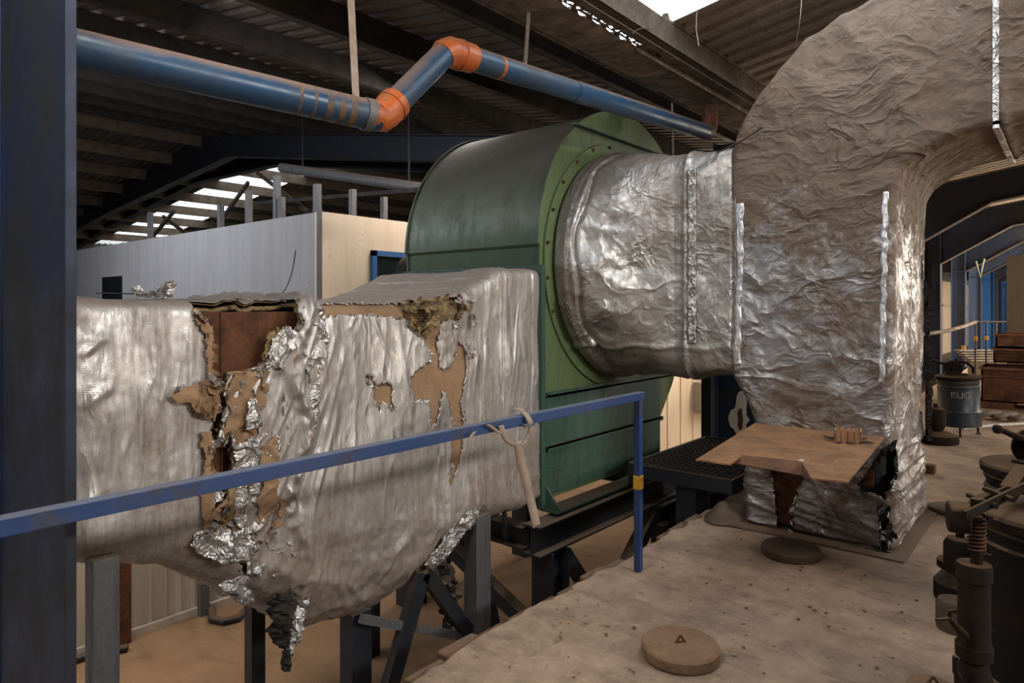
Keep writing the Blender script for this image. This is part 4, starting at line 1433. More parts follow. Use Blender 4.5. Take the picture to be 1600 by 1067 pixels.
# ---------------- riser duct with elbow
riser = thing('foil_riser_duct', 'tall foil-wrapped riser duct with dusty elbow turning to the right', 'duct', (-1.35, 5.3, 0))
Lp = [(-1.80, 0.03), (-1.81, 0.35), (-1.70, 0.60), (-1.78, 0.85), (-1.93, 1.10), (-1.935, 1.6), (-1.93, 2.2), (-1.93, 2.60), (-1.88, 2.76), (-1.79, 2.90), (-1.69, 3.03), (-1.56, 3.20), (-1.39, 3.36), (-1.18, 3.46), (-0.97, 3.52), (-0.65, 3.58), (-0.36, 3.62), (0.2, 3.64), (1.6, 3.66)]
Rp = [(-0.90, 0.03), (-0.89, 0.35), (-0.90, 0.60), (-0.90, 0.85), (-0.89, 1.10), (-0.885, 1.6), (-0.885, 2.1), (-0.88, 2.25), (-0.87, 2.32), (-0.85, 2.37), (-0.82, 2.42), (-0.76, 2.47), (-0.69, 2.51), (-0.60, 2.545), (-0.52, 2.57), (-0.43, 2.59), (-0.34, 2.60), (0.2, 2.62), (1.6, 2.64)]
LP = np.array(Lp); RP = np.array(Rp)
mid = (LP + RP) / 2
sarc = np.concatenate([[0], np.cumsum(np.hypot(*np.diff(mid, axis=0).T) + 0.02)])
YF, YK = 4.70, 5.93


def riser_rings(inset, m_, n, smax=None):
    u = np.linspace(0, sarc[-1] if smax is None else smax, m_)
    l = np.stack([np.interp(u, sarc, LP[:, k]) for k in (0, 1)], 1)
    r = np.stack([np.interp(u, sarc, RP[:, k]) for k in (0, 1)], 1)
    for _ in range(6):
        l[1:-1] = (l[:-2] + l[1:-1] * 2 + l[2:]) / 4; r[1:-1] = (r[:-2] + r[1:-1] * 2 + r[2:]) / 4
    rings = []
    for a, b in zip(l, r):
        wdt = np.hypot(*(b - a)); ex_ = (b - a) / wdt
        q = rrect(inset, wdt - inset, YF + inset, YK - inset, max(0.01, 0.045 - inset), n)
        xy = a[None] + ex_[None] * q[:, :1]
        rings.append(np.stack([xy[:, 0], q[:, 1], xy[:, 1]], 1))
    return np.array(rings)


def to_xz(pts, Y=YF):
    return [(W(a, b, Y=Y).x, W(a, b, Y=Y).z) for a, b in pts]


RH = [to_xz([(1206, 730), (1262, 736), (1248, 765), (1240, 800), (1238, 835), (1226, 850), (1212, 846), (1214, 800)]),
      to_xz([(1340, 758), (1380, 700), (1402, 690), (1404, 730), (1384, 778), (1360, 768)]),
      to_xz([(1376, 800), (1388, 790), (1394, 840), (1388, 862), (1376, 858)])]


def drop_riser(C, NC):
    j1, j2 = jag(np.stack([C[:, 1], C[:, 0], C[:, 2]], 1))
    d = np.zeros(len(C), bool)
    for p in RH: d |= pip(p, C[:, 0] + j1, C[:, 2] + j2)
    d &= C[:, 1] < YF + 0.12
    # torn away strip on the far side of the right face
    A = C[:, 1] + j1 * 2
    d |= (A > 5.74 + 0.05 * np.sin(C[:, 2] * 5)) & (C[:, 0] > -1.05) & (C[:, 2] > 0.75) & (C[:, 2] < 1.75)
    return d


def disp_riser(P, N):
    X, Y, Z = P.T
    base_ = pnoise(P * 1.6 + 5) * 0.030 + pnoise(P * 4.2) * 0.006
    di = np.stack([(X * 0.55 + Z * 0.8) * 7, Y * 4, (X * 0.8 - Z * 0.55) * 2.2], 1)
    base_ += ridged(di) * 0.004
    up_ = smooth(2.2, 2.9, Z)
    base_ += up_ * (ridged(np.stack([(X + 0.3 * Z) * 3.2, Y * 2, Z * 1.4], 1)) * 0.016 + ridged(P * 6) * 0.004)
    low = smooth(0.7, 0.55, Z)
    base_ += low * (ridged(np.stack([X * 1.5, Y * 1.5, Z * 14 + X * 2], 1)) * 0.022)
    base_ += pnoise(P * 13) * 0.0015
    # horizontal seam under the plate and the vertical seams
    base_ -= 0.012 * np.exp(-((X + 1.90) / 0.008) ** 2) * (Z > 1.0) * (Z < 2.6) * (Y < 4.9)
    base_ -= 0.02 * np.exp(-((X + 0.36) / 0.01) ** 2) * (Z > 2.3)
    base_ += 0.02 * np.exp(-((X + 0.33) / 0.03) ** 2) * (Z > 2.3)
    return base_


shell(riser_rings(0, 520, 380), disp_riser, drop_riser, 'foil_wrap', M['foil_dark'], riser, 0.003)
shell(riser_rings(0.05, 120, 90), lambda P, N: pnoise(P * 14) * 0.01, None, 'black_insulation', M['wool_black'], riser)
m = MB(); m.box(-1.72, -1.0, YF + 0.035, YF + 0.05, 0.05, 0.70); m.build('rusty_sleeve', M['rust'], riser)
ragged([(x, z) for x, z in [(0, 0)]] * 1 + [(0.01, 0.01)], 0, 'x', M['paper'], riser, 0.01)
bpy.data.objects.remove(bpy.data.objects['x'])


def ragged_y(poly, n, name, mat, parent, size, Y=YF, seed=0, face=(0, -1, 0)):
    rnd = random.Random(seed)
    P = [Vector((a, Y, b)) for a, b in poly]
    m = MB()
    cen = sum(P, Vector()) / len(P)
    for k in range(n):
        i = rnd.randrange(len(P)); a, b = P[i], P[(i + 1) % len(P)]
        p = a.lerp(b, rnd.random())
        tng = (b - a).normalized(); nin = (cen - p).normalized()
        u = (nin * rnd.choice((1, 1, -1)) + Vector((0, 0, -0.3)) + tng * rnd.uniform(-.5, .5)).normalized()
        flap_patch(m, p + Vector(face) * 0.012, u, tng, Vector(face), rnd.uniform(.4, 1.2) * size, rnd.uniform(.5, 1.5) * size, rnd.uniform(.5, 2.2), rnd.random())
    o = m.build(name, mat, parent, fix=False, sm=30)
    o['kind'] = 'stuff'
    md = o.modifiers.new('solidify', 'SOLIDIFY'); md.thickness = 0.0015
    sb = o.modifiers.new('subsurf', 'SUBSURF'); sb.levels = 1; sb.render_levels = 1
    return o


ragged_y(RH[0], 24, 'torn_foil', M['foil_shiny'], riser, 0.05, seed=41)
ragged_y(RH[1], 24, 'torn_insulation', M['wool_black'], riser, 0.06, seed=42)
ragged_y(RH[2], 18, 'torn_insulation', M['wool_black'], riser, 0.05, seed=43)
ragged_y(RH[2], 14, 'torn_foil', M['foil_shiny'], riser, 0.05, seed=44)
# black ragged insulation on the back right corner
m = MB()
rnd = random.Random(12)
vs = []
nz = 90
for i in range(nz):
    z = 0.55 + i * (1.95 - 0.55) / nz
    qn = pnoise(np.array([[z * 7, 1.1, 0.3], [z * 21, 4.1, 0.3]]))
    ww = 0.022 + 0.022 * qn[0] + 0.014 * qn[1]
    for j in range(5):
        vs.append((-0.90 + 0.015 + ww * (j / 4), 5.86 + rnd.uniform(-0.008, 0.008) - 0.02 * j, z))
m.add(vs, [(i * 5 + j, i * 5 + j + 1, (i + 1) * 5 + j + 1, (i + 1) * 5 + j) for i in range(nz - 1) for j in range(4)])
o = m.build('torn_insulation', M['wool_black'], riser, fix=False)
md = o.modifiers.new('solidify', 'SOLIDIFY'); md.thickness = 0.03
# flange seam on the horizontal run
m = MB()
m.box(-0.375, -0.345, YF - 0.035, YK + 0.03, 2.56, 2.60); m.box(-0.375, -0.345, YF - 0.035, YF - 0.005, 2.58, 3.66)
m.build('flange_seam', M['foil_shiny'], riser)
# seam tape on the front face, and an edge highlight built as a strip
m = MB()
def tape(m_, pts, Y=YF, wd=0.035):
    P = [W(a, b, Y=Y - 0.028) for a, b in pts]
    for a, b in zip(P[:-1], P[1:]):
        m_.bar(a, b, wd, 0.004, (0, 1, 0)) if False else None
strip_foil = foil('silver_tape_or_glint', 0.5, 0.9, (0.2, 0.15, 0.1), (0.80, 0.81, 0.85), 0.3, (1, 1, 0.5), 0.3, 0.2, 1.6, None, 0.8, 0.1)


def riser_strip(pts, wd):
    P = [to_xz([p])[0] for p in pts]
    rows = []
    for (a, b) in zip(P[:-1], P[1:]):
        L = math.hypot(b[0] - a[0], b[1] - a[1]); nn2 = max(2, int(L / 0.01))
        for k in range(nn2):
            f_ = k / nn2
            x, z = a[0] + (b[0] - a[0]) * f_, a[1] + (b[1] - a[1]) * f_
            rows.append([(x + wd * (j / 3 - 0.5) + 0.004 * math.sin(z * 40), YF, z) for j in range(4)])
    V = np.array(rows).reshape(-1, 3)
    d_ = disp_riser(V, None)
    V[:, 1] -= d_ + 0.002 + 0.004 * pnoise(V * 30 + 3)
    mt_ = MB(); mt_.add([tuple(v) for v in V], [(4 * i + j, 4 * i + j + 1, 4 * i + j + 5, 4 * i + j + 4) for i in range(len(rows) - 1) for j in range(3)])
    o_ = mt_.build('tape_or_glint', strip_foil, riser, fix=False, sm=60)
    o_.modifiers.new('solidify', 'SOLIDIFY').thickness = 0.001


riser_strip([(1156, 318), (1153, 440), (1151, 572)], 0.062)
riser_strip([(1384, 300), (1382, 430), (1378, 600)], 0.032)  # bright highlight of the right corner laid on as a silver strip
# base plate on floor
m = MB(); m.box(-1.98, -0.80, 4.58, 6.1, 0.0, 0.012); m.build('floor_plate', worn('dusty_floor_plate', (0.22, 0.15, 0.105), (0.15, 0.10, 0.07), 5, 0.4, 0.7, 0.95, 0, 0.5, 0.3), riser)

# ---------------- inlet duct from fan to riser
inlet = thing('foil_inlet_duct', 'crumpled foil-wrapped inlet joining the round fan mouth to the riser', 'duct', (-2.5, 5.1, 1.9))
n_ = 420
ang = np.linspace(0, 2 * PI, n_, endpoint=False)


def circ(cy, cz, r): return np.stack([cy + r * np.cos(ang), cz + r * np.sin(ang)], 1)


def sq(y0, y1, z0, z1, r):
    q = rrect(y0, y1, z0, z1, r, 4000)
    cy, cz = (y0 + y1) / 2, (z0 + z1) / 2
    a = np.arctan2(q[:, 1] - cz, q[:, 0] - cy) % (2 * PI)
    o_ = np.argsort(a); a = a[o_]; q = q[o_]
    rr = np.hypot(q[:, 0] - cy, q[:, 1] - cz)
    R_ = np.interp(ang, a, rr, period=2 * PI)
    return np.stack([cy + R_ * np.cos(ang), cz + R_ * np.sin(ang)], 1)


SEC = [(-3.075, circ(CI[0], CI[1], 0.90)), (-3.05, circ(CI[0], CI[1], 0.955)), (-2.96, circ(CI[0], CI[1], 0.96)), (-2.90, circ(CI[0], CI[1] + .01, 0.93)), (-2.86, circ(CI[0], CI[1], 0.90)),
       (-2.66, sq(4.33, 5.95, 1.00, 2.80, 0.66)), (-2.32, sq(4.62, 5.95, 1.00, 2.72, 0.20)), (-1.88, sq(4.70, 5.93, 1.06, 2.70, 0.07))]
xs = np.linspace(-3.075, -1.88, 300)
sx = np.array([s_[0] for s_ in SEC]); st_ = np.array([s_[1] for s_ in SEC])
rings = []
for x in xs:
    k = min(max(np.searchsorted(sx, x) - 1, 0), len(sx) - 2)
    f_ = (x - sx[k]) / (sx[k + 1] - sx[k])
    q = st_[k] * (1 - f_) + st_[k + 1] * f_
    rings.append(np.stack([np.full(n_, x), q[:, 0], q[:, 1]], 1))


def disp_inlet(P, N):
    X, Y, Z = P.T
    d = pnoise(P * 2.3 + 1) * 0.028 + ridged(P * 3.5 + 2) * 0.009 + ridged(P * 8) * 0.0035 + pnoise(P * 16) * 0.001
    lip = smooth(-2.90, -2.94, X)
    d = d * (1 - 0.75 * lip)
    a = np.arctan2(Z - CI[1], Y - CI[0])
    d += smooth(-2.95, -2.87, X) * smooth(-2.5, -2.8, X) * ridged(np.stack([a * 3.5, X * 2, a * 0 + 3], 1)) * 0.02
    d -= 0.03 * np.exp(-((X + 2.885 + 0.015 * np.sin(a * 9)) / 0.018) ** 2)
    # edge seams: box edge, horizontal seam
    d += 0.02 * np.exp(-((X + 2.24) / 0.02) ** 2)
    d += 0.018 * np.exp(-((Z - 1.24 + 0.01 * np.sin(X * 20)) / 0.016) ** 2) * (Y < 5)
    d -= 0.02 * np.exp(-((X + 1.90) / 0.012) ** 2)
    return d


shell(rings, disp_inlet, None, 'foil_wrap', M['foil_inlet'], inlet, 0.003)
# loose flap of lip at lower left
m = MB()
for k in range(10):
    a = math.radians(200 + k * 2)
    p = Vector((-3.0, CI[0] + 0.95 * math.cos(a), CI[1] + 0.95 * math.sin(a)))
    flap_patch(m, p, Vector((0.3, -0.7, 0.4)).normalized(), Vector((0, 0.4, 0.9)), Vector((1, -0.2, 0)).normalized(), 0.07, 0.07, 0.9, k * 0.13)
o = m.build('torn_foil', M['foil_shiny'], inlet, fix=False, sm=30)
md = o.modifiers.new('solidify', 'SOLIDIFY'); md.thickness = 0.0015
# wire hooks
m = MB()
for (px, py) in ((980, 505), (1055, 560), (952, 470)):
    c = W(px, py, Y=4.55)
    m.tube([c + Vector((0, 0, 0.1)), c + Vector((0, 0, 0.02)), c + Vector((0.01, 0, -0.01)), c + Vector((-0.01, 0, -0.02)), c + Vector((-0.02, 0, 0.0))], 0.003, 6)
m.build('wire_hook', M['steel_grey'], inlet)
m = MB()
for x in (-2.205, ):
    vs = []
    for i in range(60):
        z = 1.28 + i * 1.3 / 59
        for j in (0, 1):
            vs.append((x + j * 0.05, 4.615 + 0.006 * math.sin(i * 1.3), z))
    m.add(vs, [(2 * i, 2 * i + 1, 2 * i + 3, 2 * i + 2) for i in range(59)])
o = m.build('tape_or_glint', M['foil_shiny'], inlet, fix=False)
md = o.modifiers.new('solidify', 'SOLIDIFY'); md.thickness = 0.02

# ================================================================ HANDRAIL
rail = thing('handrail', 'blue handrail crossing the view, ending in a post with a yellow band', 'railing', (-1.97, 3.45, 0))
zt = 1.045
m = MB(); m.box(-1.99, -1.945, -1.5, 3.50, zt - 0.045, zt); m.build('top_rail', M['blue'], rail, bevel=0.003)
m = MB(); m.box(-1.988, -1.948, 3.44, 3.48, 0.0, zt - 0.045); rpost = m.build('post', M['blue'], rail, bevel=0.003)
zy = W(1000, 755, d=3.9).z
m = MB(); m.box(-1.9895, -1.9465, 3.4385, 3.4815, zy - 0.035, zy + 0.045); m.build('yellow_band', M['yellow'], rpost)
m = MB(); m.box(-1.988, -1.948, -1.44, -1.40, 0.0, zt - 0.045); m.build('post', M['blue'], rail, bevel=0.003)

# webbing strap knotted on the rail
def ribbon(m_, pts, wd, nrm_fn):
    P = [Vector(p) for p in pts]
    # catmull
    Q = []
    for i in range(len(P) - 1):
        p0 = P[max(i - 1, 0)]; p1 = P[i]; p2 = P[i + 1]; p3 = P[min(i + 2, len(P) - 1)]
        for k in range(8):
            t_ = k / 8
            Q.append(0.5 * ((2 * p1) + (p2 - p0) * t_ + (2 * p0 - 5 * p1 + 4 * p2 - p3) * t_ ** 2 + (3 * p1 - p0 - 3 * p2 + p3) * t_ ** 3))
    Q.append(P[-1])
    vs = []
    for i, q in enumerate(Q):
        s_ = nrm_fn(i / (len(Q) - 1))
        vs += [q - s_ * wd / 2, q + s_ * wd / 2]
    m_.add(vs, [(2 * i, 2 * i + 1, 2 * i + 3, 2 * i + 2) for i in range(len(Q) - 1)])


strap = thing('webbing_strap', 'beige webbing strap looped over the blue rail and hanging down', 'strap', W(815, 650, X=-1.93))
Xr = -1.925
ry = Vector((0.2, 0.95, 0.1)).normalized()
m = MB()
ribbon(m, [W(795, 640, X=-1.99), W(812, 640, X=-1.97), W(826, 655, X=Xr), W(828, 672, X=Xr), W(820, 692, X=Xr), W(804, 696, X=Xr), W(790, 685, X=Xr), W(783, 665, X=Xr)], 0.028, lambda f: ry)
o = m.build('loop', M['strap'], strap, fix=False, sm=30); o.modifiers.new('solidify', 'SOLIDIFY').thickness = 0.004
m = MB()
ribbon(m, [W(808, 690, X=Xr), W(816, 730, X=Xr - .02), W(826, 770, X=Xr - .03), W(838, 822, X=Xr - .03)], 0.055, lambda f: Vector((0, 1, 0.1)))
o = m.build('loose_end', M['strap'], strap, fix=False, sm=30); o.modifiers.new('solidify', 'SOLIDIFY').thickness = 0.004
m = MB()
ribbon(m, [W(762, 663, X=Xr), W(772, 670, X=Xr), W(780, 676, X=Xr)], 0.02, lambda f: ry)
o = m.build('knot_end', M['strap'], strap, fix=False, sm=30); o.modifiers.new('solidify', 'SOLIDIFY').thickness = 0.004
m = MB()
ribbon(m, [W(742, 674, X=Xr), W(735, 684, X=Xr), W(733, 698, X=Xr)], 0.02, lambda f: ry)
o = m.build('knot_end', M['strap'], strap, fix=False, sm=30); o.modifiers.new('solidify', 'SOLIDIFY').thickness = 0.004
m = MB(); c = W(823, 664, X=Xr); m.box(c.x - 0.01, c.x + 0.01, c.y - 0.02, c.y + 0.05, c.z - 0.008, c.z + 0.004)
m.build('buckle', M['steel_grey'], strap)

# ================================================================ PLATE, BRICK
plate = thing('rusty_plate', 'rusty steel sheet laid as a shelf against the foil riser', 'plate', (-1.3, 4.0, 0.727))
m = MB()
zp = 0.727
pts = [W(1087, 718, z=zp), W(1140, 725, z=zp), W(1158, 712, z=zp), W(1254, 722, z=zp), W(1268, 747, z=zp), W(1325, 752, z=zp), W(1382, 683, z=zp), W(1184, 658, z=zp)]
m.prism([p for p in pts], (0, 0, -0.008)); m.build('sheet', M['rust_plate'], plate)
a, b, c, d_ = W(1140, 725, z=zp), W(1158, 712, z=zp), W(1254, 722, z=zp), W(1268, 747, z=zp)
m = MB(); dn = Vector((0, 0.0, -0.055))
m.add([b, c, c + Vector((0.03, -0.10, -0.05)), b + Vector((-0.03, -0.06, -0.035))], [(0, 1, 2, 3)])
m.add([b, b + Vector((-0.03, -0.06, -0.035)), a + Vector((0, 0, -0.004))], [(0, 1, 2)])
m.add([c, d_ + Vector((0, 0, -0.004)), c + Vector((0.03, -0.10, -0.05))], [(0, 1, 2)])
o = m.build('folded_lip', M['rust'], plate, fix=False); o.modifiers.new('solidify', 'SOLIDIFY').thickness = 0.006

bc = W(1325, 690, z=zp)
brick = thing('hollow_brick', 'small hollow clay brick with square holes on the rusty plate', 'brick', (bc.x, bc.y, zp))
m = MB()
ax = Vector((0.98, 0.2, 0)).normalized(); ay = Vector((-0.2, 0.98, 0)).normalized()
BW, BD, BH = 0.145, 0.12, 0.075
def bb(a0, a1, b0, b1, z0, z1):
    P = [bc + ax * a + ay * b + Vector((0, 0, z)) for a in (a0, a1) for b in (b0, b1) for z in (z0, z1)]
    m.add(P, [(0, 1, 3, 2), (4, 6, 7, 5), (0, 4, 5, 1), (2, 3, 7, 6), (0, 2, 6, 4), (1, 5, 7, 3)])
wl = 0.008
for i in range(5):
    a = -BW / 2 + i * (BW - wl) / 4
    bb(a, a + wl, -BD / 2, BD / 2, 0.001, BH)
for i in range(4):
    b = -BD / 2 + i * (BD - wl) / 3
    bb(-BW / 2 + 0.0005, BW / 2 - 0.0005, b, b + wl, 0.001, BH - 0.0005)
bb(-BW / 2 + .002, BW / 2 - .002, -BD / 2 + .002, BD / 2 - .002, 0.0015, 0.03)
m.build('brick_body', M['brick'], brick)
m = MB()
for k in range(9):
    a = k * 0.7
    m.bar(bc + Vector((0.05 * math.cos(a), 0.05 * math.sin(a), 0.004)), bc + Vector((0.14 * math.cos(a + .3), 0.12 * math.sin(a + .3), 0.006 + 0.01 * (k % 3))), 0.02, 0.003)
tag(m.build('leaf_scrap', M['wool_black'], None), 'dark curled scraps lying around the hollow brick', 'scrap')
for i, (px, py, r) in enumerate(((1252, 721, 0.018), (1300, 728, 0.006), (1306, 722, 0.007), (1284, 727, 0.006), (1270, 725, 0.005))):
    c = W(px, py, z=zp)
    m = MB(); m.lathe(c, [(r * .8, 0), (r, r * .3), (r * .6, r * .6)], 8)
    tag(m.build('plaster_chip', M['white_pipe'], None), ['largest pale plaster chip on the rusty plate', 'tiny chip right of the large one', 'tiny chip nearest the brick', 'tiny chip in the middle of the chips', 'tiny chip close beside the large one'][i], 'chip', 'plaster chips on the rusty plate')

# ================================================================ GRATING
gr = thing('grating_walkway', 'dark steel grating walkway behind the rusty plate', 'walkway', (-2.5, 5.4, 0.2))
gz = 0.245
gx0, gx1, gy0, gy1 = -2.84, -1.96, 4.85, 6.3
m = MB()
k = gx0
while k < gx1:
    m.box(k, k + 0.006, gy0, gy1, gz - 0.03, gz); k += 0.05
k = gy0
while k < gy1:
    m.box(gx0, gx1, k, k + 0.008, gz - 0.02, gz + 0.002); k += 0.075
m.build('grating', M['steel_dark'], gr)
m = MB()
m.box(gx0, gx1, gy0 - 0.02, gy0, gz - 0.10, gz + 0.01); m.box(gx0, gx1, gy1, gy1 + 0.02, gz - 0.1, gz + 0.01)
m.box(gx0, gx0 + 0.02, gy0, gy1, gz - 0.1, gz + 0.01); m.box(gx1 - 0.02, gx1, gy0, gy1, gz - 0.1, gz + 0.01)
m.build('frame', M['steel_dark'], gr)
m = MB(); m.box(-2.45, -2.28, 4.9, 5.1, ZL, gz - 0.1); m.build('leg', M['steel_dark'], gr)
m = MB(); m.box(-2.45, -2.28, 6.1, 6.28, ZL, gz - 0.1); m.build('leg', M['steel_dark'], gr)

# rust patch on the blue column
m = MB()
c = W(1156, 655, Y=6.97)
vs = []
N_ = 22
for k in range(N_):
    a = 2 * PI * k / N_
    r = 1 + 0.25 * math.sin(k * 5.3) + 0.12 * math.sin(k * 11)
    vs.append((c.x + 0.10 * r * math.cos(a), 6.985, c.z + 0.27 * r * math.sin(a)))
m.add(vs, [tuple(range(N_))])
vs = [(c.x + 0.03 * math.cos(2 * PI * k / 12) * (1 + .3 * math.sin(k * 4)), 6.983, c.z + 0.12 * math.sin(2 * PI * k / 12)) for k in range(12)]
m2 = MB(); m2.add(vs, [tuple(range(12))])
colm = [o for o in bpy.data.objects if o.get('label', '').startswith('blue steel column with a flaked')][0]
cweb = [o for o in bpy.data.objects if o.parent == colm and o.name.startswith('web')][0]
o = m.build('flaked_patch', M['wall_panel'], cweb, fix=False); o.modifiers.new('solidify', 'SOLIDIFY').thickness = 0.002
o = m2.build('rust_spot', M['rust'], cweb, fix=False); o.modifiers.new('solidify', 'SOLIDIFY').thickness = 0.002

# control cabinet on left wall
c = W(1096, 618, X=-5.95)
cb = thing('control_cabinet', 'small cream control cabinet with buttons on the far wall', 'cabinet', (-5.98, c.y, c.z))
m = MB(); m.box(-6.0, -5.80, c.y - 0.28, c.y + 0.28, c.z - 0.28, c.z + 0.3); m.build('case', M['cabinet'], cb, bevel=0.01)
for k in range(4):
    m = MB(); m.lathe((-5.80, c.y + 0.18, c.z + 0.2 - 0.09 * k), [(0.022, 0), (0.022, 0.02)], 12, 'x'); m.build('button', M['orange'] if k == 2 else M['rubber'], cb)
ccase = [o for o in bpy.data.objects if o.parent == cb and o.name.startswith('case')][0]
m = MB(); m.box(-5.8, -5.795, c.y + 0.10, c.y + 0.25, c.z + 0.22, c.z + 0.27); m.build('display', M['green_light'], ccase)
p = W(1106, 650, Y=6.6)
m = MB(); m.box(p.x - 0.05, p.x + 0.05, 6.55, 6.65, ZL, 2.6)
tag(m.build('steel_post', M['steel_dark'], None), 'thin dark square post between the fan and the blue column', 'post')
p = W(189, 960, X=-5.98)
m = MB(); m.box(-5.975, -5.90, p.y - 0.05, p.y + 0.05, ZL, 0.9)
tag(m.build('steel_post', M['rust'], None), 'rusty post against the white wall behind the grey support leg', 'post')
p = W(315, 930, X=-5.98)
m = MB(); m.box(-5.975, -5.91, p.y - 0.04, p.y + 0.04, ZL, 0.9)
tag(m.build('steel_post', M['steel_grey'], None), 'pale post against the white wall below the sagging duct', 'post')
# curved hoses on lower floor
m = MB()
pts = [W(a, b, z=ZL + 0.03) for a, b in ((330, 950), (332, 968), (350, 971), (372, 966), (388, 948), (392, 935))]
m.tube(pts, 0.035, 10)
tag(m.build('floor_hose', M['black'], None, sm=True), 'dark hose loop on the lower floor under the duct', 'hose')
m = MB()
pts = [W(a, b, z=ZL + 0.03) for a, b in ((90, 1040), (125, 1028), (150, 1020), (200, 1012))]
m.tube(pts, 0.03, 10)
tag(m.build('floor_hose', M['black'], None, sm=True), 'dark hose along the wall foot beside the blue column', 'hose')

# ================================================================ FLOOR LIDS
def lid(px, py, rpx, hgt, mat, handle, label, yaw=0):
    c = W(px, py, z=hgt)
    d = (c - Vector((0, 0, H))).dot(Vector((-SA, CA, 0)))
    r = rpx * d / F
    t = thing('concrete_weight', label, 'weight', (c.x, c.y, 0), 'round weights on the platform')
    m = MB(); m.lathe((c.x, c.y, 0.002), [(r * 0.98, 0), (r, 0.01), (r, hgt - 0.012), (r - 0.008, hgt - 0.003), (r - 0.02, hgt), (0.01, hgt)], 56)
    m.build('disc', mat, t, sm=30)
    m = MB()
    if handle == 'tri':
        u = Vector((math.cos(yaw), math.sin(yaw), 0))
        P = [c - u * 0.024, c + Vector((0, 0, 0.032)), c + u * 0.024]
        m.tube([P[0], P[1]], 0.005, 8); m.tube([P[1], P[2]], 0.005, 8); m.tube([P[2] + Vector((0, 0, .004)), P[0] + Vector((0, 0, .004))], 0.004, 8)
    else:
        m.tube([c, c + Vector((0, 0, 0.045))], 0.010, 10)
    m.build('handle', M['rust'], t, sm=True)
    return t


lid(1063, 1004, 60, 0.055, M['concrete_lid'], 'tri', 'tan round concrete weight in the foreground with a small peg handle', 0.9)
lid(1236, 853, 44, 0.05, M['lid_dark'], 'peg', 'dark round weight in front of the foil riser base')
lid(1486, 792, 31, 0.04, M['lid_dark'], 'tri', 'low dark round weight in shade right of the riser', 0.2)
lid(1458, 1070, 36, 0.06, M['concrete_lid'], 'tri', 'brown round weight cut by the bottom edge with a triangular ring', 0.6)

# earthy heap at the platform edge beside the riser
c = W(1140, 806, z=0)
m = MB(); vs = []
na, nr = 40, 12
for i in range(nr):
    for k in range(na):
        a = 2 * PI * k / na; rr_ = (i + 1) / nr
        x, y = c.x + 0.16 * rr_ * math.cos(a), c.y + 0.26 * rr_ * math.sin(a)
        vs.append((x, y, max(0.001, 0.085 * (1 - rr_ ** 2) * (1 + 0.7 * pnoise(np.array([[x * 9, y * 9, 1.5]]))[0]) + 0.012 * pnoise(np.array([[x * 30, y * 30, 1.5]]))[0] * (1 - rr_))))
vs.append((c.x, c.y, 0.088))
m.add(vs, [(i * na + k, i * na + (k + 1) % na, (i + 1) * na + (k + 1) % na, (i + 1) * na + k) for i in range(nr - 1) for k in range(na)] + [(nr * na, (k + 1) % na, k) for k in range(na)])
o = m.build('dirt_heap', M['lid_dark'], None, sm=50)
tag(o, 'low brown dirt heap on the platform left of the riser base', 'dirt', kind='stuff')

# debris on the platform: each pebble its own object copied from a few shapes
shapes = []
for s in range(4):
    rr = random.Random(s)
    m = MB()
    m.lathe((0, 0, 0), [(0.006, 0), (0.010, 0.003), (0.008, 0.007), (0.003, 0.009)], 7)
    m.v = [(x * rr.uniform(.6, 1.3), y * rr.uniform(.6, 1.3), z) for x, y, z in m.v]
    me_o = m.build('pebble', M['strap'] if s % 2 else M['brick_red'], None)
    shapes.append(me_o)
cnt = 0
rr = random.Random(99)
while cnt < 110:
    px, py = rr.uniform(640, 1440), rr.uniform(800, 1060)
    p = W(px, py, z=0.0)
    if p.x < EX + 0.12 or (p.x < -0.75 and p.x > -2.05 and p.y > 4.5): continue
    if cnt < 4: o = shapes[cnt]
    else:
        o = shapes[cnt % 4].copy(); COL.objects.link(o)
    o.location = p; o.rotation_euler = (0, 0, rr.uniform(0, 6)); s = rr.uniform(0.4, 1.1); o.scale = (s, s, s)
    tag(o, 'small crumb of debris lying loose on the platform floor', 'pebble', 'debris crumbs on the platform')
    cnt += 1


# ================================================================ VATS
def text_mesh(txt, size, mat, name, parent, place):
    cu = bpy.data.curves.new(name, 'FONT')
    cu.body = txt; cu.size = size; cu.extrude = 0.0008; cu.align_x = 'CENTER'; cu.align_y = 'CENTER'
    o = bpy.data.objects.new(name, cu); COL.objects.link(o)
    dg = bpy.context.evaluated_depsgraph_get()
    me = bpy.data.meshes.new_from_object(o.evaluated_get(dg))
    bpy.data.objects.remove(o)
    co = np.array([v.co[:] for v in me.vertices])
    for v, c in zip(me.vertices, co): v.co = place(c)
    me.materials.clear(); me.materials.append(mat)
    ob = bpy.data.objects.new(name, me); COL.objects.link(ob); ob.parent = parent
    return ob


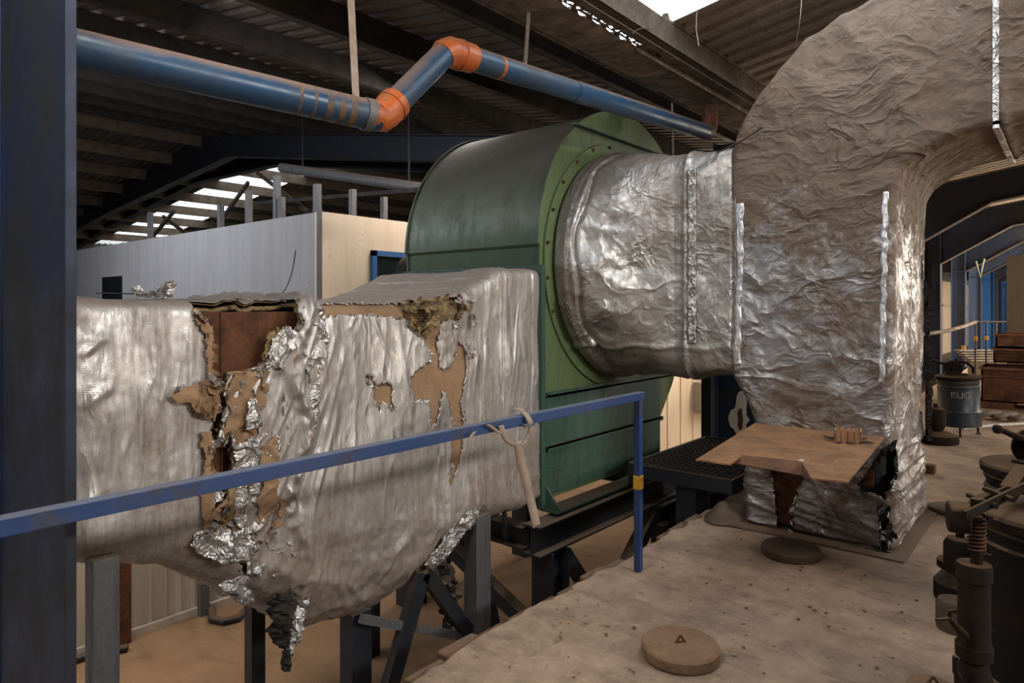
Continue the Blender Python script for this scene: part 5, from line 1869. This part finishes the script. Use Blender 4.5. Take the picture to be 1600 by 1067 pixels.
def make_vat(r, hb, body, lidm, label, legs=True, txt=None, tmat=None, ta=0.0, tz=0.5):
    """pressure vat standing on three short legs with a lever clamp on its lid; built at the origin"""
    t = thing('pressure_vat', label, 'vat', (0, 0, 0), 'lever-lidded vats')
    zb = 0.12 if legs else 0.02
    m = MB()
    m.lathe((0, 0, 0), [(r * .92, zb), (r * 1.05, zb), (r * 1.05, zb + .02), (r * 1.04, zb + .16), (r * 1.07, zb + .17), (r * 1.04, zb + .185), (r, zb + .2), (r, hb - .13), (r * 1.03, hb - .12), (r * 1.03, hb - .105), (r, hb - .095),
                        (r, hb - .075), (r * 1.04, hb - .06), (r * 1.04, hb - .05), (r * .98, hb - .045), (r * .98, hb)], 56)
    m.build('body', body, t, sm=30)
    m = MB(); m.lathe((0, 0, 0), [(r * 1.02, hb - .035), (r * 1.1, hb - .03), (r * 1.11, hb), (r * 1.07, hb + .012), (r * .8, hb + .02), (0.02, hb + .024)], 56)
    m.build('lid', lidm, t, sm=30)
    if legs:
        for k in range(3):
            a = 2 * PI * k / 3 + 0.5
            m = MB(); m.tube([(r * .95 * math.cos(a), r * .95 * math.sin(a), zb + .01), (r * math.cos(a), r * math.sin(a), 0.012)], 0.011, 8)
            m.lathe((r * math.cos(a), r * math.sin(a), 0.0), [(0.03, 0), (0.03, 0.008), (0.012, 0.016)], 12)
            m.build('leg', M['cast'], t, sm=True)
    # clamp: two cheek plates with a pivot, a curved hook and a lever with a ball grip
    z0 = hb + 0.018
    m = MB()
    for sgn in (-1, 1):
        ring = []
        for k in range(28):
            a = 2 * PI * k / 28
            ring.append((-0.04 + 0.10 * math.cos(a), sgn * 0.035, z0 + 0.085 + 0.085 * math.sin(a)))
        m.prism(ring, (0, sgn * 0.014, 0))
    m.box(-0.13, 0.10, -0.055, 0.055, z0, z0 + 0.02)
    m.build('clamp_cheek', M['cast'], t, bevel=0.004, sm=30)
    m = MB(); m.lathe((-0.04, -0.065, z0 + .09), [(.012, 0), (.022, .004), (.022, .016), (.012, .018), (.012, .112), (.022, .114), (.022, .126), (.01, .13)], 16, 'y')
    m.build('pivot_bolt', M['cast'], t, sm=True)
    m = MB(); m.tube([(-0.06, 0, z0 + .10), (-0.14, 0, z0 + .135), (-0.25, 0, z0 + .18)], 0.014, 12, rad=[0.022, 0.017, 0.013])
    lev = m.build('lever', M['cast'], t, sm=True)
    m = MB()
    m.lathe((-0.26, 0, z0 + .18), [(0.004, -.022), (.016, -.018), (.022, 0), (.016, .018), (.004, .022)], 14)
    m.build('ball_grip', M['cast'], lev, sm=True)
    m = MB()
    m.tube([(0.16, 0, z0 + .02), (0.155, 0, z0 + .09), (0.10, 0, z0 + .15), (0.02, 0, z0 + .165), (-.03, 0, z0 + .13)], 0.017, 10)
    m.tube([(0.0, 0, z0 + .14), (-0.01, 0, z0 + .20)], 0.016, 10)
    m.build('hook', M['cast'], t, sm=True)
    if txt:
        def place(c):
            a = ta + c[0] / r
            rr_ = r * 1.004 + c[2]
            return (rr_ * math.cos(a), rr_ * math.sin(a), tz + c[1])
        text_mesh(txt, 0.105, tmat, 'lettering', t, place)
    return t


def camspace(px, d, z=0.0):
    return W(px, HOR - (z - H) * F / d, d=d)


cam_az = ANG - PI / 2      # direction from objects towards the viewer: opposite of the view axis
v1 = make_vat(0.215, 0.70, M['vat_blue'], M['cast'], 'dented blue-black drum with worn lettering standing by the rusty troughs', True, 'BUG', M['letters'], math.atan2(-CA, SA) - 0.62, 0.50)
p = camspace(1500, 8.05); v1.location = (p.x, p.y, 0.0); v1.rotation_euler = (0.03, -0.035, 0.15)
v2 = make_vat(0.235, 0.76, M['vat'], M['cast'], 'dusty dark vat with ball-ended lever at the right edge, farther of the near two', False)
p = camspace(1632, 3.25); v2.location = (p.x, p.y, 0.0); v2.rotation_euler = (0, 0, ANG + 0.15)
v3 = make_vat(0.27, 0.80, M['vat'], M['cast'], 'dark vat with orange lettering cut by the lower right corner', False, 'BUG', M['letters_orange'], math.atan2(-CA, SA) - 0.42, 0.46)
p = camspace(1672, 2.38); v3.location = (p.x, p.y, 0.0); v3.rotation_euler = (0, 0, 0.0)
for ch in [o for o in bpy.data.objects if o.parent == v3 and o.name.split('.')[0] in ('clamp_cheek', 'pivot_bolt', 'lever', 'hook')]:
    ch.rotation_euler = (0, 0, 2.6)

# unseen vats added past the right edge to shade the floor
for i, (x_, y_) in enumerate(((0.62, 3.7), (0.66, 4.5), (0.60, 5.3), (0.64, 6.1))):
    c_ = copy_tree(v2); c_.location = (x_, y_, 0); c_.rotation_euler = (0, 0, 0.8 * i)
    c_['label'] = 'unseen vat added past the right edge to shade the floor, %s of that row' % ORD[i]

# lever press with hydraulic ram beside the near vat
D0 = 2.15
pc = camspace(1522, D0)
ri = Vector((CA, SA, 0)); vi = Vector((-SA, CA, 0))
ram = thing('ram_lever_press', 'dark hydraulic ram with spring and double lever arms beside the near vats', 'press', (pc.x, pc.y, 0))


def q(px, py, dd=D0): return W(px, py, d=dd)


m = MB()
cz = q(1522, 880).z
m.lathe((pc.x, pc.y, 0), [(0.02, 0.0), (.10, 0.0), (.10, .015), (.045, .03), (.036, .12), (.05, .24), (.055, .34), (.04, .40), (.03, .42)], 24)
m.build('stand', M['cast'], ram, sm=35)
m = MB()
m.lathe((pc.x, pc.y, 0), [(.03, .41), (.052, .42), (.053, .46), (.046, .47), (.045, .69)], 28)
m.build('cylinder', M['cast'], ram, sm=35)
m = MB(); m.lathe((pc.x, pc.y, 0), [(.045, .665), (.051, .67), (.051, .715), (.047, .722), (.012, .722)], 28); m.build('cap', M['cast'], ram, sm=35)
m = MB(); m.lathe((pc.x + ri.x * .008, pc.y + ri.y * .008, 0), [(.017, .70), (.017, .93)], 16); m.build('rod', M['cast'], ram, sm=35)
m = MB()
pts = []
for k in range(150):
    a = k / 150 * 2 * PI * 9
    pts.append((pc.x + ri.x * .008 + .024 * math.cos(a), pc.y + ri.y * .008 + .024 * math.sin(a), .76 + .11 * k / 150))
m.tube(pts, 0.0028, 5); m.build('spring', M['rust'], ram, sm=True)
wc = q(1500, 808)
m = MB()
ax_ = (ri * 0.75 - vi * 0.35).normalized()
m.tube([wc - ax_ * .034, wc - ax_ * .030, wc + ax_ * .022, wc + ax_ * .026], 0.05, 32, rad=[.046, .05, .05, .046])
m.tube([wc + ax_ * .02, wc + ax_ * .06], 0.013, 12)
m.build('roller', M['cast'], ram, sm=35)
for (a, b, nm) in ((q(1505, 800, 2.2), q(1588, 757, 2.45), 'arm'), (q(1508, 806, 2.1), q(1640, 742, 2.25), 'arm')):
    m = MB(); m.bar(a, b, 0.010, 0.032); m.build(nm, M['cast'], ram, bevel=0.003)
m = MB()
for s_ in ((1538, 806), (1546, 787), (1573, 777)):
    a = q(*s_, 2.16); m.tube([a - vi * .03, a + vi * .10], .009, 12)
m.build('cross_pin', M['cast'], ram, sm=35)
m = MB(); m.bar(q(1575, 770, 2.4), q(1600, 735, 2.5), .05, .05); m.build('bracket', M['cast'], ram, bevel=0.004)
m = MB(); m.bar(q(1532, 800, 2.15), q(1530, 835, 2.15), .035, .035, (0, 1, 0)); m.build('bracket', M['cast'], ram, bevel=0.004)
m = MB()
a = q(1500, 985, 2.1); b = q(1462, 968, 2.1); c = q(1484, 966, 2.1)
m.tube([q(1516, 1000, 2.14), a, q(1490, 975, 2.1), c, b], .009, 10, rad=[.010, .011, .009, .007, .004])
m.tube([c, c + Vector((0, 0, .022)), c + Vector((.02, 0, .03))], .006, 8)
m.build('valve', M['cast'], ram, sm=True)
m = MB(); m.tube([q(1493, 1025, 2.1), q(1493, 1050, 2.1), q(1500, 1060, 2.1)], .009, 8); m.tube([q(1532, 970, 2.15), q(1550, 985, 2.2)], .008, 8); m.tube([q(1548, 868, 2.2), q(1530, 866, 2.2)], .005, 8)
m.build('hook', M['cast'], ram, sm=True)

# small pumps behind the ram
pm = camspace(1500, 3.5)
pump = thing('small_pump', 'dusty little pump with domed housing behind the hydraulic ram', 'pump', (pm.x, pm.y, 0))
m = MB(); m.lathe((pm.x, pm.y, 0), [(.11, 0), (.12, .02), (.12, .10), (.09, .14), (.075, .16), (.075, .30), (.06, .33), (.03, .335), (.02, .34), (.02, .37), (.01, .375)], 28)
m.build('housing', M['cast'], pump, sm=35)
pm2 = camspace(1484, 3.55)
m = MB(); m.lathe((pm2.x, pm2.y, 0), [(.055, .16), (.06, .165), (.06, .2), (.05, .21), (.01, .212)], 24); m.build('end_disc', M['cast'], pump, sm=35)
m = MB(); m.bar(Vector((pm2.x, pm2.y, .18)), Vector((pm.x + .05, pm.y - .1, .24)), .02, .02); m.build('link_arm', M['cast'], pump)
m = MB(); pm3 = camspace(1492, 3.2); m.lathe((pm3.x, pm3.y, 0), [(.075, 0), (.08, .02), (.08, .12), (.07, .14), (.01, .145)], 24)
tag(m.build('round_weight', M['lid_dark'], None, sm=35), 'stubby dusty round block on the floor below the little pump', 'block')

# motor beside the lettered drum
pm = camspace(1462, 7.6)
t = thing('small_motor', 'rusty little motor on a round base left of the lettered drum', 'motor', (pm.x, pm.y, 0))
m = MB(); m.lathe((pm.x + .02, pm.y, 0), [(.20, 0), (.21, .02), (.2, .09), (.1, .13)], 28); m.build('base', M['cast'], t, sm=35)
m = MB(); m.lathe((pm.x, pm.y, 0), [(.06, .12), (.09, .17), (.1, .2), (.1, .34), (.085, .38), (.03, .4), (.02, .44)], 24); m.build('housing', M['cast'], t, sm=35)
pm = camspace(1452, 6.2)
m = MB(); m.box(pm.x - .12, pm.x + .05, pm.y - .05, pm.y + .05, 0, .08)
tag(m.build('timber_block', M['rust'], None, bevel=.005), 'short brown block on the floor right of the riser', 'block')

# rusty troughs
def trough(px0, py_b, d, L, hgt, wd, z0, label, mat):
    a = camspace(px0, d)
    t = thing('steel_trough', label, 'trough', (a.x, a.y, z0), 'rusty steel troughs')
    x0, y0 = a.x, a.y
    m = MB(); th = 0.02
    m.box(x0, x0 + L, y0, y0 + th, z0, z0 + hgt); m.box(x0, x0 + L, y0 + wd - th, y0 + wd, z0, z0 + hgt)
    m.box(x0, x0 + th, y0, y0 + wd, z0, z0 + hgt); m.box(x0 + L - th, x0 + L, y0, y0 + wd, z0, z0 + hgt); m.box(x0, x0 + L, y0, y0 + wd, z0, z0 + th)
    m.build('body', mat, t)
    m = MB(); m.box(x0 - .03, x0 + L + .03, y0 - .04, y0 + .02, z0 + hgt - .03, z0 + hgt); m.box(x0 - .03, x0 + L, y0 - .03, y0, z0 + hgt * .72, z0 + hgt * .75); m.box(x0 - .03, x0 + .02, y0, y0 + wd, z0 + hgt - .03, z0 + hgt)
    m.build('rim', M['copper'], t)
    return t


trough(1533, 635, 10.2, 3.5, .52, .8, .10, 'long rusty brown trough on timbers, lowest of the stack', M['rust'])
trough(1552, 580, 10.6, 3.2, .22, .6, .66, 'dark rusty trough resting on the long one', M['rust'])
trough(1556, 560, 10.7, 3.0, .22, .5, .89, 'bright copper-coloured rusty trough on top of the stack', M['copper'])
a = camspace(1533, 10.2)
for i, dx in enumerate((.05, 2.2)):
    m = MB(); m.box(a.x + dx - .1, a.x + dx + .35, a.y - .05, a.y + .8, 0, .10)
    tag(m.build('timber_block', M['rust'], None), 'timber bearer under the %s of the rusty trough' % ('left end', 'right part')[i], 'block')
for i in range(5):
    a = camspace(1512, 14.4)
    m = MB(); m.bar((a.x - .05 * i, a.y, .38 + .05 * i), (a.x + .9, a.y + .6 + .05 * i, .40 + .05 * i), .22, .025)
    tag(m.build('pale_board', M['wood'], None), 'pale board in the pile behind the drum, %s from the bottom' % ORD[i], 'board', 'boards behind the drum')
a = camspace(1512, 14.4)
m = MB(); m.box(a.x, a.x + .9, a.y, a.y + .6, 0, .37); tag(m.build('timber_block', M['wood'], None), 'pale timber block carrying the pile of boards', 'block')

# hoses and pipe on the platform
m = MB()
for s in (0, 1):
    pts = []
    for k in range(40):
        f_ = k / 39
        c = W(1526 + 74 * f_, 648 + 8 * f_, z=.04)
        pts.append(c + Vector((0.0, .12 * math.sin(f_ * 9 + s * PI), .03 + .02 * math.sin(f_ * 9 + s * PI + 1.5))))
    m.tube(pts, .035, 10)
tag(m.build('twisted_hose', M['hose'], None, sm=True), 'twisted pale hose lying on the floor behind the drum', 'hose')
m = MB(); m.tube([W(1503, 669, z=.03), W(1560, 664, z=.03), W(1640, 660, z=.03)], .025, 10)
tag(m.build('white_pipe', M['white_pipe'], None, sm=True), 'thin white plastic pipe on the floor in front of the hose', 'pipe')
m = MB(); m.tube([W(1440, 523, d=12.2), W(1480, 517, d=12.6), W(1505, 510, d=13), W(1524, 503, d=13.2)], .035, 10)
tag(m.build('grey_hose', M['hose'], None, sm=True), 'grey hose rising from the riser edge to the far rail', 'hose')
t = thing('far_railing', 'thin dark railing in front of the blue columns', 'railing', camspace(1540, 13.3))
m = MB(); m.tube([W(1522, 503, d=13.3), W(1576, 503, d=13.3)], .018, 8); m.build('top_rail', M['steel_dark'], t)
for px in (1524, 1541, 1556):
    m = MB(); c = W(px, 503, d=13.3); m.tube([c, (c.x, c.y, 0)], .018, 8); m.build('post', M['steel_dark'], t)
for px, py in ((1505, 543), (1524, 529), (1541, 528)):
    c = W(px, py, d=13.2); m = MB(); m.box(c.x - .03, c.x + .03, c.y - .03, c.y + .03, c.z - .04, c.z + .04); m.build('tag', M['yellow'], t)
m = MB(); m.tube([W(1525, 408, Y=20.27), W(1532, 433, Y=20.27), W(1538, 404, Y=20.27)], .025, 6)
tag(m.build('v_shaped_wire', worn('pale_green_wire', (.35, .42, .22), (.3, .35, .2)), None), 'pale green V-shaped cord hanging by the far columns', 'cord')
# small table silhouette by the beige partition
a = camspace(1596, 12.6)
t = thing('valve_stand', 'thin rusty stand with a flat handle by the beige partition', 'stand', (a.x, a.y, .9))
m = MB(); m.tube([(a.x, a.y, .9), (a.x, a.y, 1.25)], .02, 8); m.build('stem', M['copper'], t)
m = MB(); m.bar((a.x - .12, a.y, 1.27), (a.x + .2, a.y, 1.27), .05, .03); m.build('handle', M['steel_dark'], t)

# wires, cobwebs and cords
def cord(pts, r, label, mat='black', name='loose_wire', cat='wire'):
    P = [Vector(p) for p in pts]
    Q = []
    for i in range(len(P) - 1):
        p0 = P[max(i - 1, 0)]; p1 = P[i]; p2 = P[i + 1]; p3 = P[min(i + 2, len(P) - 1)]
        for k in range(6):
            t_ = k / 6
            Q.append(0.5 * ((2 * p1) + (p2 - p0) * t_ + (2 * p0 - 5 * p1 + 4 * p2 - p3) * t_ ** 2 + (3 * p1 - p0 - 3 * p2 + p3) * t_ ** 3))
    Q.append(P[-1])
    m = MB(); m.tube(Q, r, 6)
    return tag(m.build(name, M[mat], None, sm=True), label, cat, 'loose wires')


cord([W(416, 476, X=-3.6), W(440, 460, X=-3.6), W(455, 430, X=-3.6), W(462, 391, X=-3.6)], .0035, 'thin dark wire curving up from the duct top before the grey wall')
cord([W(258, 474, X=-3.4), W(254, 462, X=-3.4), W(262, 445, X=-3.4)], .003, 'short kinked wire sticking up from the duct top')
cord([W(150, 458, X=-3.5), W(210, 459, X=-3.5), W(240, 461, X=-3.5), W(262, 472, X=-3.5), (-3.5, 1.9, 1.56)], .003, 'wire trailing level along the duct top at the left')
cord([W(1253, -10, Y=4.4), W(1250, 30, Y=4.4), W(1243, 72, Y=4.6)], .003, 'pale string hanging from the roof to the elbow', 'strap', 'hanging_string', 'string')
cord([W(1089, 18, Y=4.5), W(1088, 45, Y=4.5), W(1092, 72, Y=4.5)], .004, 'dusty cobweb strand hanging below the bright roof sheet', 'strap', 'hanging_string', 'string')
cord([W(1018, 45, Y=4.2), W(1000, 45, Y=4.0), W(988, 52, Y=3.9)], .003, 'short twig of dirt on the pale purlin beside the gutter', 'black')
cord([W(1190, 200, Y=4.66), W(1150, 225, Y=4.66), W(1120, 238, Y=4.66)], .006, 'dark cord lying along the upper left edge of the riser', 'black')
# foil scrap on top of the duct
m = MB(); c = W(238, 472, X=-3.3)
for k in range(7): flap_patch(m, Vector((c.x + rnd.uniform(-.05, .05), c.y + rnd.uniform(-.06, .06), 1.59)), Vector((rnd.uniform(-1, 1), rnd.uniform(-1, 1), .2)).normalized(), Vector((0, 1, 0)), Vector((0, 0, 1)), .07, .06, .6, k * .17)
tag(m.build('foil_scrap', M['foil_shiny'], None, fix=False), 'crumpled silver foil scrap lying on the left duct top', 'scrap')
